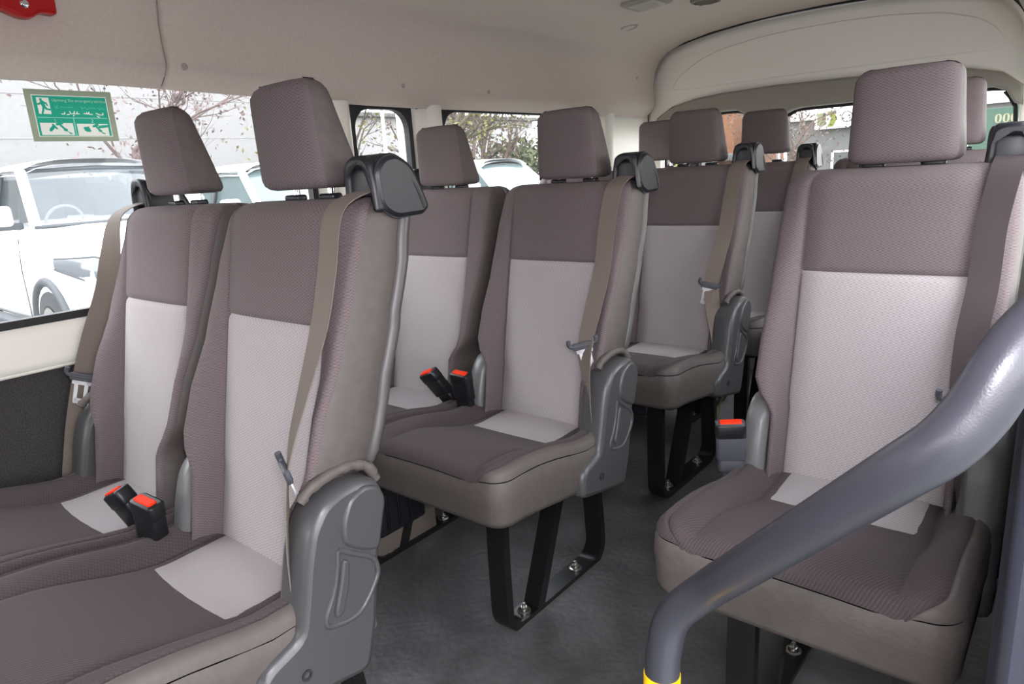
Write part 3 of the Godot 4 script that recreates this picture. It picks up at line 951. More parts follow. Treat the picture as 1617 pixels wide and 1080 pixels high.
	for p in ol: seal_path.append(Vector3(p.x + (p.x + 1.005) * 0.012, p.y + 0.008, -3.336))
	struct("trim_9", tube_mesh(smooth_path(seal_path, 3), 0.007, 8), M.gasket, "black rubber seal round the tailgate")
	var band_top := [Vector2(-0.222, 1.262), Vector2(-0.29, 1.315), Vector2(-0.40, 1.343), Vector2(-0.60, 1.357), Vector2(-0.86, 1.366), Vector2(-1.15, 1.372), Vector2(-1.40, 1.366), Vector2(-1.53, 1.356), Vector2(-1.66, 1.330), Vector2(-1.74, 1.285), Vector2(-1.752, 1.262)]
	# strip between the rounded top edge and the top of the window band
	var lo_curve := band_top.duplicate()
	lo_curve.reverse()
	var hi_pts := resample(ol, 48); var lo_pts := resample(lo_curve, 48)
	var rows_t := []
	for k in 48:
		var a: Vector2 = hi_pts[k]; var b: Vector2 = lo_pts[k]
		var oo := a + (a - Vector2(-1.005, 1.2)).normalized() * 0.07
		var row := PackedVector3Array([Vector3(oo.x, oo.y, -3.40), Vector3(oo.x, oo.y, -3.356), Vector3(a.x, a.y, -3.355), Vector3(a.lerp(b, 0.03).x, a.lerp(b, 0.03).y, -3.345)])
		for j in range(1, 10): row.append(Vector3(a.lerp(b, j / 9.0).x, a.lerp(b, j / 9.0).y, -3.345))
		row.append(Vector3(b.x, b.y, -3.40))
		rows_t.append(row)
	var tst := new_st()
	skin(tst, rows_t, false, 0, -1, true)
	skin(tst, rows_t.map(func(rw): return PackedVector3Array([rw[0], rw[13]])))
	var tg := struct("wall_rear", done(tst), M.tail_white, "cream tailgate panel with a rounded top")
	var pp := []
	for q in [[-1.665, 1.412], [-1.645, 1.450], [-1.605, 1.486], [-1.52, 1.535], [-1.40, 1.570], [-1.25, 1.590], [-1.08, 1.600], [-0.88, 1.600], [-0.70, 1.592], [-0.50, 1.566], [-0.38, 1.525], [-0.315, 1.475], [-0.290, 1.425], [-0.315, 1.400], [-0.69, 1.405], [-1.21, 1.406], [-1.55, 1.406]]: pp.append(Vector2(q[0], q[1]))
	put("raised_field", slab_mesh(round_poly(pp, 0.03, 3), -3.350, -3.339, 0.005, "z"), M.tail_white, tg)
	var bd := PackedVector2Array()
	for p in band_top: bd.append(p + Vector2(0, 0.002))
	for q in [[-1.756, 1.20], [-1.715, 1.215], [-1.68, 1.272], [-1.60, 1.284], [-1.44, 1.284], [-1.325, 1.282], [-1.285, 1.262], [-1.22, 1.238], [-1.12, 1.236], [-1.065, 1.258], [-1.03, 1.264], [-0.84, 1.264], [-0.32, 1.266], [-0.275, 1.250], [-0.245, 1.20], [-0.216, 1.19]]: bd.append(Vector2(q[0], q[1]))
	put("window_band", slab_mesh(bd, -3.395, -3.325, 0.010, "z"), M.tail_band, tg)
	var win := struct("window_7", gasket_mesh(0, 0.02, 0, 1, 0, 1, 0.1, 0.1) if false else box_mesh(Vector3(-1.72, 0.68, -3.388), Vector3(-0.236, 1.30, -3.383), 0.001), M.glass, "rear window")
	var edge := []
	for q in [[-1.72, 0.72], [-1.715, 1.205], [-1.68, 1.264], [-1.60, 1.278], [-1.44, 1.279], [-1.325, 1.277], [-1.285, 1.257], [-1.22, 1.233], [-1.12, 1.231], [-1.065, 1.253], [-1.03, 1.259], [-0.84, 1.259], [-0.32, 1.261], [-0.28, 1.245], [-0.25, 1.20], [-0.238, 1.13], [-0.232, 0.72]]: edge.append(Vector3(q[0], q[1], -3.38))
	put("window_edge", tube_mesh(smooth_path(edge, 2), 0.008, 8), M.gasket, win)
	var lower := struct("tailgate_lower", box_mesh(Vector3(-1.84, 0.0, -3.40), Vector3(0.0, 0.70, -3.345), 0.006), M.tail_band, "lower inner trim of the tailgate")
	put("corner_trim", box_mesh(Vector3(-1.84, 0.69, -3.40), Vector3(-1.73, 1.27, -3.345), 0.008), M.tail_white, lower)
	put("corner_trim", box_mesh(Vector3(-0.228, 0.69, -3.40), Vector3(0.0, 1.27, -3.345), 0.008), M.tail_white, lower)
	put("header", box_mesh(Vector3(-1.90, 1.66, -3.43), Vector3(0.03, 1.74, -3.35), 0.004), M.shell, lower)

# ---------------------------------------------------------------- fittings
func line_on(im: Image, a: Vector2, b: Vector2, w: float, c: Color) -> void:
	var n := int(a.distance_to(b) * 2.0) + 1
	for k in n + 1:
		var p := a.lerp(b, float(k) / n)
		im.fill_rect(Rect2i(int(p.x - w / 2), int(p.y - w / 2), max(1, int(w)), max(1, int(w))), c)

func sticker_image() -> Image:
	var W := 512; var H := 320
	var im := Image.create(W, H, false, Image.FORMAT_RGB8)
	var olive := rgb(160, 172, 146); var green := rgb(0, 174, 141); var pale := rgb(248, 250, 238); var mint := rgb(190, 250, 228)
	im.fill(olive)
	im.fill_rect(Rect2i(36, 34, 440, 256), pale)
	im.fill_rect(Rect2i(41, 39, 430, 246), green)
	# the running figure in its doorway
	im.fill_rect(Rect2i(62, 50, 70, 100), pale)
	for l in [[86, 62, 86, 64, 14], [90, 78, 98, 104, 18], [88, 80, 70, 92, 8], [70, 92, 62, 90, 7], [96, 78, 112, 84, 8], [112, 84, 118, 98, 7], [98, 104, 110, 120, 10], [110, 120, 132, 124, 9], [96, 104, 90, 126, 10], [90, 126, 82, 146, 9]]:
		line_on(im, Vector2(l[0], l[1]), Vector2(l[2], l[3]), l[4], green)
	# faded second line and the arabic line
	for seg in [[158, 100, 176, 116], [160, 118, 176, 98], [190, 106, 206, 104], [208, 112, 226, 104], [230, 108, 262, 106], [262, 106, 268, 100], [312, 98, 318, 116], [320, 112, 336, 104], [338, 104, 346, 118], [350, 116, 362, 104], [364, 108, 384, 108], [386, 104, 400, 114], [412, 104, 424, 116], [424, 116, 434, 106], [436, 106, 452, 116]]:
		line_on(im, Vector2(seg[0], seg[1]), Vector2(seg[2], seg[3]), 3, rgb(96, 205, 178))
	for seg in [[190, 148, 206, 150], [206, 150, 210, 138], [222, 152, 236, 150], [240, 132, 244, 146], [250, 146, 296, 146], [262, 146, 268, 132], [280, 146, 284, 134], [262, 154, 258, 160], [322, 144, 374, 148], [338, 144, 342, 136], [350, 142, 356, 134], [398, 140, 418, 150], [418, 150, 438, 150], [438, 150, 440, 138], [402, 158, 414, 166]]:
		line_on(im, Vector2(seg[0], seg[1]), Vector2(seg[2], seg[3]), 5, pale)
	im.fill_rect(Rect2i(50, 170, 410, 3), mint)
	im.fill_rect(Rect2i(252, 172, 4, 110), mint)
	for bx in [[54, 204], [266, 208]]:
		im.fill_rect(Rect2i(bx[0], bx[1], 190, 76), pale)
	# hammers, arrow, burst, fist
	for l in [[108, 250, 132, 226, 14], [126, 214, 146, 240, 8], [150, 214, 180, 206, 12], [164, 212, 196, 248, 9], [190, 244, 200, 250, 13], [204, 256, 222, 268, 3], [216, 268, 226, 270, 7],
		[318, 238, 332, 248, 22], [304, 236, 346, 250, 5], [320, 256, 336, 226, 5], [366, 224, 392, 214, 12], [380, 220, 404, 252, 10], [398, 250, 408, 254, 12], [404, 228, 448, 222, 16], [412, 264, 428, 270, 6]]:
		line_on(im, Vector2(l[0], l[1]), Vector2(l[2], l[3]), l[4], green)
	return im

func text_mesh(s: String, size: float, font_name: String, bold := false, depth := 0.0006) -> TextMesh:
	var f := SystemFont.new()
	f.font_names = PackedStringArray([font_name])
	if bold: f.font_weight = 700
	var t := TextMesh.new()
	t.text = s
	t.font = f
	t.font_size = 64
	t.pixel_size = size / 64.0
	t.depth = depth
	return t

func make_fittings() -> void:
	# emergency sticker on the long window
	var sm := mat(Color.WHITE, 0.4)
	sm.albedo_texture = ImageTexture.create_from_image(sticker_image())
	sm.backlight_enabled = true
	sm.backlight = Color(0.4, 0.4, 0.4)
	var t := thing("emergency_sticker", "green emergency window sticker with an olive border on the window", "sticker", Vector3(-1.8262, 1.249, -0.645))
	var q := QuadMesh.new()
	q.size = Vector2(0.180, 0.1125)
	var face := put("printed_face", q, sm, t, Vector3(0.0012, 0, 0))
	face.rotation_degrees.y = 90
	var tx := put("lettering", text_mesh("Opening The emergency window", 0.0078, "Droid Sans"), mat(rgb(196, 250, 230), 0.5), t, Vector3(0.0016, 0.0335, -0.0195))
	tx.rotation_degrees.y = 90
	for k in 2:
		var d := put("numeral", text_mesh(["1", "2"][k], 0.010, "Droid Sans"), mat(rgb(196, 250, 230), 0.5), t, Vector3(0.0016, -0.0105, [0.040, -0.038][k]))
		d.rotation_degrees.y = 90
	# emergency hammer in its holder, above the window
	var h := thing("emergency_hammer", "red emergency hammer holder on the headliner, top left corner", "hammer", Vector3(-1.733, 1.455, -0.566))
	put("holder", slab_mesh(round_poly([Vector2(0.062, -0.012), Vector2(0.045, -0.016), Vector2(0.018, -0.026), Vector2(0.0, -0.026), Vector2(-0.02, -0.012), Vector2(-0.050, -0.014), Vector2(-0.052, 0.05), Vector2(0.03, 0.05), Vector2(0.034, 0.006), Vector2(0.060, 0.004)], 0.008, 4), -0.012, 0.022, 0.006, "x"), M.hammer_red, h)
	put("chrome_stud", lathe_mesh([Vector2(0, 0.006), Vector2(0.006, 0.004), Vector2(0.009, 0)], Vector3(0.022, 0.0, 0.008), Vector3.RIGHT, 14), M.chrome, h)
	put("handle", tube_mesh(PackedVector3Array([Vector3(0.008, 0.03, -0.02), Vector3(0.012, 0.14, -0.03)]), 0.013, 12), M.hammer_red, h)
	# ceiling fittings
	var c1 := thing("ceiling_speaker", "small oval beige fitting on the rear headliner", "fitting", Vector3(-1.565, 1.629, -2.745))
	c1.rotation_degrees.z = 10
	put("ring", lathe_mesh([Vector2(0.030, -0.010), Vector2(0.040, -0.008), Vector2(0.044, 0.0), Vector2(0.044, 0.01)], Vector3.ZERO, Vector3.UP, 24), M.headliner_dot, c1)
	put("disc", lathe_mesh([Vector2(0.0, -0.007), Vector2(0.031, -0.008)], Vector3.ZERO, Vector3.UP, 24), M.headliner, c1)
	var c2 := thing("ceiling_lamp", "square beige ceiling lamp at the top edge", "lamp", Vector3(-1.345, 1.652, -2.50))
	c2.rotation_degrees = Vector3(0, 0, 4)
	put("housing", slab_mesh(rect(-0.075, -0.075, 0.075, 0.075, 0.02, 4), -0.014, 0.012, 0.006, "y"), mat(rgb(150, 144, 134), 0.5), c2)
	put("lens", slab_mesh(rect(-0.055, -0.055, 0.055, 0.055, 0.012, 4), -0.018, -0.012, 0.003, "y"), mat(rgb(170, 165, 155), 0.3), c2)
	var c3 := thing("air_vent", "round dark slatted air vent in the ceiling", "vent", Vector3(-1.205, 1.658, -2.71))
	put("ring", lathe_mesh([Vector2(0.045, -0.010), Vector2(0.055, -0.008), Vector2(0.060, 0.0), Vector2(0.060, 0.012)], Vector3.ZERO, Vector3.UP, 28), mat(rgb(110, 100, 88), 0.5), c3)
	put("hole", lathe_mesh([Vector2(0, -0.001), Vector2(0.05, -0.001)], Vector3.ZERO, Vector3.UP, 24), M.gasket, c3)
	for k in 4:
		var sl := put("slat", box_mesh(Vector3(-0.042, -0.012, -0.002), Vector3(0.042, 0.002, 0.002), 0.001), mat(rgb(120, 110, 98), 0.5), c3, Vector3(0, 0, -0.03 + 0.02 * k))
		sl.rotation_degrees.x = 35
	# grab rail at the door
	var g := thing("grab_rail", "thick dark grey slanted grab rail beside the door, yellow band below", "rail", Vector3(-0.288, 0, -0.535))
	var o := Vector3(0.288, 0, 0.535)
	var path := smooth_path([Vector3(-0.288, 0.000, -0.530), Vector3(-0.288, 0.250, -0.538), Vector3(-0.287, 0.420, -0.543), Vector3(-0.287, 0.530, -0.547), Vector3(-0.286, 0.575, -0.551), Vector3(-0.276, 0.615, -0.555), Vector3(-0.240, 0.660, -0.552), Vector3(-0.206, 0.700, -0.535), Vector3(-0.173, 0.739, -0.518), Vector3(-0.139, 0.779, -0.501), Vector3(-0.106, 0.818, -0.484), Vector3(-0.072, 0.858, -0.467), Vector3(-0.050, 0.883, -0.462), Vector3(-0.036, 0.905, -0.467), Vector3(-0.027, 0.927, -0.474), Vector3(-0.019, 0.944, -0.484), Vector3(-0.009, 0.958, -0.497), Vector3(0.003, 0.974, -0.513), Vector3(0.017, 0.991, -0.531)], 8)
	var moved := PackedVector3Array()
	for p in path: moved.append(p + o)
	put("tube", tube_mesh(moved, 0.0182, 24), M.rail, g)
	var low := PackedVector3Array()
	for p in moved:
		if p.y > 0.1 and p.y < 0.546: low.append(p)
	put("yellow_band", tube_mesh(low, 0.0190, 24), M.yellow, g)
	put("floor_flange", lathe_mesh([Vector2(0.0, 0.008), Vector2(0.04, 0.008), Vector2(0.045, 0.004), Vector2(0.045, 0.0)], Vector3(0, 0, 0.005), Vector3.UP, 24), M.rail, g)
	# black box under the second bench
	var bx := thing("equipment_box", "black plastic box with ribs under the second bench", "box", Vector3(-1.47, 0.035, -1.14))
	put("body", box_mesh(Vector3(-0.07, 0.045, -0.10), Vector3(0.045, 0.19, 0.075), 0.008), M.plastic_black, bx)
	put("base_plate", box_mesh(Vector3(-0.09, -0.034, -0.16), Vector3(0.02, 0.046, 0.10), 0.004), mat(rgb(92, 84, 78), 0.7), bx)
	for k in 4: put("rib", box_mesh(Vector3(0.043, 0.06, -0.085 + 0.042 * k), Vector3(0.051, 0.175, -0.077 + 0.042 * k), 0.002), M.steel_black, bx)
	var ys := thing("strap", "crumpled yellowish strap lying on the floor beyond the third bench", "strap", Vector3(-1.03, 0.0, -2.62))
	var stp := new_st()
	ribbon(stp, smooth_path([Vector3(-0.06, 0.004, 0.03), Vector3(-0.05, 0.10, 0.0), Vector3(0.0, 0.135, -0.01), Vector3(0.05, 0.12, 0.01), Vector3(0.06, 0.06, 0.03), Vector3(0.04, 0.004, 0.05)], 5), range(26).map(func(_i): return Vector3(0.2, 0.3, 1)), 0.03, 0.003)
	put("webbing", done(stp), mat(rgb(176, 168, 120), 0.8), ys)

# ---------------------------------------------------------------- outdoors
const GROUND := -0.55

func branch(st: SurfaceTool, rng: RandomNumberGenerator, from: Vector3, dir: Vector3, length: float, r: float, depth: int, tips: Array, spread: float) -> void:
	var pts := [from]
	var d := dir
	var p := from
	for k in 3:
		d = (d + Vector3(rng.randf_range(-1, 1), rng.randf_range(-0.4, 0.6), rng.randf_range(-1, 1)) * 0.16).normalized()
		p += d * length / 3.0
		pts.append(p)
	tube(st, pts, [r, r * 0.85, r * 0.7, r * 0.55], 6 if depth > 1 else 4)
	if depth == 0:
		tips.append(p)
		return
	var n := 3 if depth > 1 else 4
	for k in n:
		var q: Vector3 = pts[1 + (k % 3)]
		var nd := (d + Vector3(rng.randf_range(-1, 1), rng.randf_range(-0.5, 0.8), rng.randf_range(-1, 1)) * spread).normalized()
		branch(st, rng, q, nd, length * rng.randf_range(0.55, 0.8), r * 0.55, depth - 1, tips, spread)

func tree(label: String, at: Vector3, height: float, r: float, seed_: int, wood: Material, leaf: Material, leaf_size: float, per_tip: int, lean := Vector3.ZERO, depth := 4, cloud := 0.35) -> void:
	var t := thing("tree", label, "tree", at, "trees outside the windows")
	var rng := RandomNumberGenerator.new()
	rng.seed = seed_
	var st := new_st()
	var tips := []
	branch(st, rng, Vector3.ZERO, (Vector3.UP + lean).normalized(), height * 0.42, r, depth, tips, 0.85)
	put("trunk_and_branches", done(st), wood, t)
	if leaf != null and per_tip > 0:
		var lf := new_st()
		for tip in tips:
			for k in per_tip:
				var c: Vector3 = tip + Vector3(rng.randfn(0, cloud), rng.randfn(0, cloud), rng.randfn(0, cloud))
				var a := Vector3(rng.randf_range(-1, 1), rng.randf_range(-1, 1), rng.randf_range(-1, 1)).normalized() * leaf_size
				var b := a.cross(Vector3(rng.randf_range(-1, 1), rng.randf_range(-1, 1), rng.randf_range(-1, 1))).normalized() * leaf_size * 0.5
				lf.set_smooth_group(-1)
				quad(lf, c - a, c + b, c + a, c - b)
		var o := put("foliage", done(lf), leaf, t)
		o.set_meta("kind", "stuff")

func shrub(label: String, at: Vector3, size: Vector3, seed_: int, leaf: Material, count: int, leaf_size: float) -> void:
	var t := thing("shrub", label, "shrub", at, "shrubs outside the windows")
	var rng := RandomNumberGenerator.new()
	rng.seed = seed_
	var st := new_st()
	var lf := new_st()
	for k in 9:
		var e := Vector3(rng.randf_range(-1, 1) * size.x * 0.7, size.y * rng.randf_range(0.6, 0.95), rng.randf_range(-1, 1) * size.z * 0.7)
		tube(st, [Vector3.ZERO, e * 0.5 + Vector3(0, 0.1, 0), e], [0.03, 0.02, 0.008], 5)
	for k in count:
		var d := Vector3(rng.randfn(), rng.randfn(), rng.randfn()).normalized() * pow(rng.randf(), 0.4)
		var c := Vector3(d.x * size.x, size.y * (0.5 + 0.5 * d.y), d.z * size.z)
		var a := Vector3(rng.randf_range(-1, 1), rng.randf_range(-0.6, 1), rng.randf_range(-1, 1)).normalized() * leaf_size
		var b := a.cross(Vector3(rng.randf_range(-1, 1), rng.randf_range(-1, 1), rng.randf_range(-1, 1))).normalized() * leaf_size * 0.4
		lf.set_smooth_group(-1)
		quad(lf, c - a, c + b, c + a, c - b)
	put("stems", done(st), M.bark, t)
	var o := put("foliage", done(lf), leaf, t)
	o.set_meta("kind", "stuff")

# a car with its nose towards +x, origin on the ground under the middle of its front
func car(label: String, at: Vector3, turn: float, tall: float, detail: bool) -> void:
	var t := thing("parked_car", label, "car", at, "cars parked beside the bus")
	t.rotation_degrees.y = turn
	var pane: Material = M.car_glass if detail else M.far_glass
	var k := tall / 1.85
	# lower body: stations along x, each a half outline (z, y)
	var stations := [[0.0, 0.78, 0.48, 0.98], [-0.05, 0.90, 0.42, 1.05], [-0.25, 0.95, 0.38, 1.10], [-0.70, 0.965, 0.36, 1.15], [-1.30, 0.97, 0.36, 1.20], [-1.70, 0.97, 0.36, 1.24], [-2.6, 0.97, 0.36, 1.26], [-4.2, 0.96, 0.38, 1.27], [-4.75, 0.92, 0.45, 1.22]]
	var rows := []
	for s in stations:
		var w: float = s[1]; var lo: float = s[2] * k; var hi: float = s[3] * k
		var row := PackedVector3Array()
		for q in [[0.0, lo], [w * 0.9, lo], [w, lo + 0.12], [w * 1.0, lerp(lo, hi, 0.55)], [w * 0.985, hi - 0.14], [w * 0.93, hi - 0.05], [w * 0.8, hi - 0.01], [w * 0.4, hi + 0.02], [0.0, hi + 0.025]]:
			row.append(Vector3(s[0], q[1], q[0]))
		for i in range(7, -1, -1): row.append(Vector3(row[i].x, row[i].y, -row[i].z))
		rows.append(row)
	var st := new_st()
	skin(st, rows, true)
	fan(st, rows[0]); fan(st, rows[-1])
	var body := put("body", done(st), M.car_white, t)
	# cabin: pillars and roof as loops, glass between them
	var base := 1.24 * k; var top := 1.80 * k
	var c := {"fb": Vector3(-1.52, base, 0.80), "ft": Vector3(-2.12, top - 0.05, 0.66), "rt": Vector3(-3.5, top - 0.05, 0.66), "rb": Vector3(-3.75, base, 0.84)}
	var roof := []
	for i in 9:
		var x: float = lerp(-2.02, -3.6, i / 8.0)
		var row := PackedVector3Array()
		for j in 9:
			var u := j / 4.0 - 1.0
			row.append(Vector3(x, top - 0.045 + 0.11 * (1.0 - u * u * u * u) + 0.02 * (1.0 - pow(i / 4.0 - 1.0, 2)), u * 0.70))
		roof.append(row)
	st = new_st()
	skin(st, roof)
	skin(st, roof.map(func(r): return PackedVector3Array(Array(r).map(func(p): return p - Vector3(0, 0.05, 0)))))
	put("roof", done(st), M.car_white, t)
	for s in [-1.0, 1.0]:
		for pr in [["fb", "ft"], ["rt", "rb"]]:
			var a: Vector3 = c[pr[0]] * Vector3(1, 1, s); var b: Vector3 = c[pr[1]] * Vector3(1, 1, s)
			put("roof_pillar", tube_mesh(PackedVector3Array([a, a.lerp(b, 0.5), b]), 0.05, 8), M.car_white, t)
		put("roof_pillar", tube_mesh(PackedVector3Array([Vector3(-2.7, base, 0.86 * s), Vector3(-2.72, top - 0.05, 0.68 * s)]), 0.035, 8), M.car_dark, t)
		st = new_st()
		st.set_smooth_group(-1)
		quad(st, c.fb * Vector3(1, 1, s), c.ft * Vector3(1, 1, s), c.rt * Vector3(1, 1, s), c.rb * Vector3(1, 1, s))
		put("side_glass", done(st), pane, t)
	st = new_st()
	var gr := []
	for j in 7:
		var u := j / 3.0 - 1.0
		gr.append(PackedVector3Array([c.fb * Vector3(1, 1, u) + Vector3(0.10 * (1 - u * u), 0, 0), c.ft * Vector3(1, 1, u) + Vector3(0.06 * (1 - u * u), 0.02, 0)]))
	skin(st, gr)
	var ws := put("windscreen", done(st), pane, t)
	put("windscreen_edge", tube_mesh(PackedVector3Array([c.ft * Vector3(1, 1, -1), c.fb * Vector3(1, 1, -1), c.fb + Vector3(0.10, 0, -0.8), c.fb, c.ft, c.ft + Vector3(0.06, 0.02, -0.66)]), 0.022, 8, true), M.car_dark, ws)
	put("cabin_floor", box_mesh(Vector3(-3.7, base - 0.12, -0.8), Vector3(-1.6, base - 0.08, 0.8), 0.01), M.car_dark, t)
	put("rear_screen", box_mesh(Vector3(-3.72, base - 0.08, -0.75), Vector3(-3.66, top - 0.08, 0.75), 0.01), M.car_dark, t)
	for s in [-1.0, 1.0]:
		put("car_seat", slab_mesh(round_poly([Vector2(0.38 * s - 0.24, base - 0.08), Vector2(0.38 * s + 0.24, base - 0.08), Vector2(0.38 * s + 0.20, base + 0.25), Vector2(0.38 * s + 0.12, base + 0.44), Vector2(0.38 * s - 0.12, base + 0.44), Vector2(0.38 * s - 0.20, base + 0.25)], 0.08, 4), -2.75, -2.6, 0.03, "x"), M.car_dark, t)
	var wheel := []
	for i in 24: wheel.append(Vector3(-2.02 + 0.06 * sin(TAU * i / 24.0), base + 0.02 + 0.17 * sin(TAU * i / 24.0), 0.38 + 0.18 * cos(TAU * i / 24.0)))
	put("steering_wheel", tube_mesh(wheel, 0.014, 8, true), mat(rgb(120, 122, 124), 0.5), t)
	put("rear_mirror", slab_mesh(rect(-0.12, top - 0.20, 0.12, top - 0.13, 0.025, 4), -2.0, -1.96, 0.01, "x"), M.car_dark, t)
	for s in [-1.0, 1.0]:
		var m := put("wing_mirror", slab_mesh(rect(0.99 * s - 0.11, base + 0.02, 0.99 * s + 0.11, base + 0.22, 0.05, 4), -1.98, -1.84, 0.03, "x"), M.car_white, t)
		put("mirror_arm", box_mesh(Vector3(-1.95, base - 0.02, 0.90 * s - 0.10), Vector3(-1.88, base + 0.05, 0.90 * s + 0.14), 0.01), M.car_dark, m)
		# headlamp wrapping the corner
		st = new_st()
		var hr := []
		for i in 9:
			var u := i / 8.0
			var x: float = lerp(0.05, -0.55, u * u)
			var z: float = (0.62 + 0.385 * sqrt(u)) * s
			var hh: float = lerp(0.125, 0.03, abs(u - 0.35) * 1.3)
			var yc: float = (0.87 + 0.09 * u) * k
			hr.append(PackedVector3Array([Vector3(x - 0.02, yc + hh, z * 0.99), Vector3(x + 0.012, yc + hh * 0.5, z * 1.012), Vector3(x + 0.012, yc - hh * 0.5, z * 1.012), Vector3(x - 0.01, yc - hh, z)]))
		skin(st, hr)
		var hl := put("headlamp", done(st), M.lamp_glass, t)
		var lo := []; var hi := []
		for row in hr:
			hi.append(row[0]); lo.append(row[3])
		put("headlamp_trim", tube_mesh(lo, 0.014, 6), M.car_dark, hl)
		put("headlamp_trim", tube_mesh(hi, 0.008, 6), M.car_dark, hl)
		for x in [-1.0, -3.9]:
			var wz: float = 0.86 * s
			var w := put("wheel", lathe_mesh([Vector2(0.0, 0.13), Vector2(0.20, 0.12), Vector2(0.24, 0.135), Vector2(0.36, 0.125), Vector2(0.385, 0.08), Vector2(0.385, -0.1), Vector2(0.0, -0.1)], Vector3(x, 0.385, wz), Vector3(0, 0, s), 28), M.tyre, t)
			put("wheel_arch", tube_mesh(range(13).map(func(i): return Vector3(x + 0.46 * cos(PI * i / 12.0), 0.385 + 0.46 * sin(PI * i / 12.0), 0.965 * s)), 0.045, 8), M.car_dark, t)
			put("rim", lathe_mesh([Vector2(0.0, 0.145), Vector2(0.18, 0.135), Vector2(0.22, 0.14)], Vector3(x, 0.385, wz), Vector3(0, 0, s), 20), M.steel, w)
		if detail:
			put("side_step", box_mesh(Vector3(-3.3, 0.36, 0.93 * s), Vector3(-1.6, 0.42, 1.08 * s), 0.015), M.car_dark, t)
	put("grille", box_mesh(Vector3(-0.04, 0.62 * k, -0.5), Vector3(0.03, 0.90 * k, 0.5), 0.015), M.car_dark, t)
	put("door_seam", tube_mesh(PackedVector3Array([Vector3(-1.62, 0.45, 0.975), Vector3(-1.62, 0.95, 0.972), Vector3(-1.60, base - 0.10, 0.95)]), 0.006, 5), M.car_dark, t)

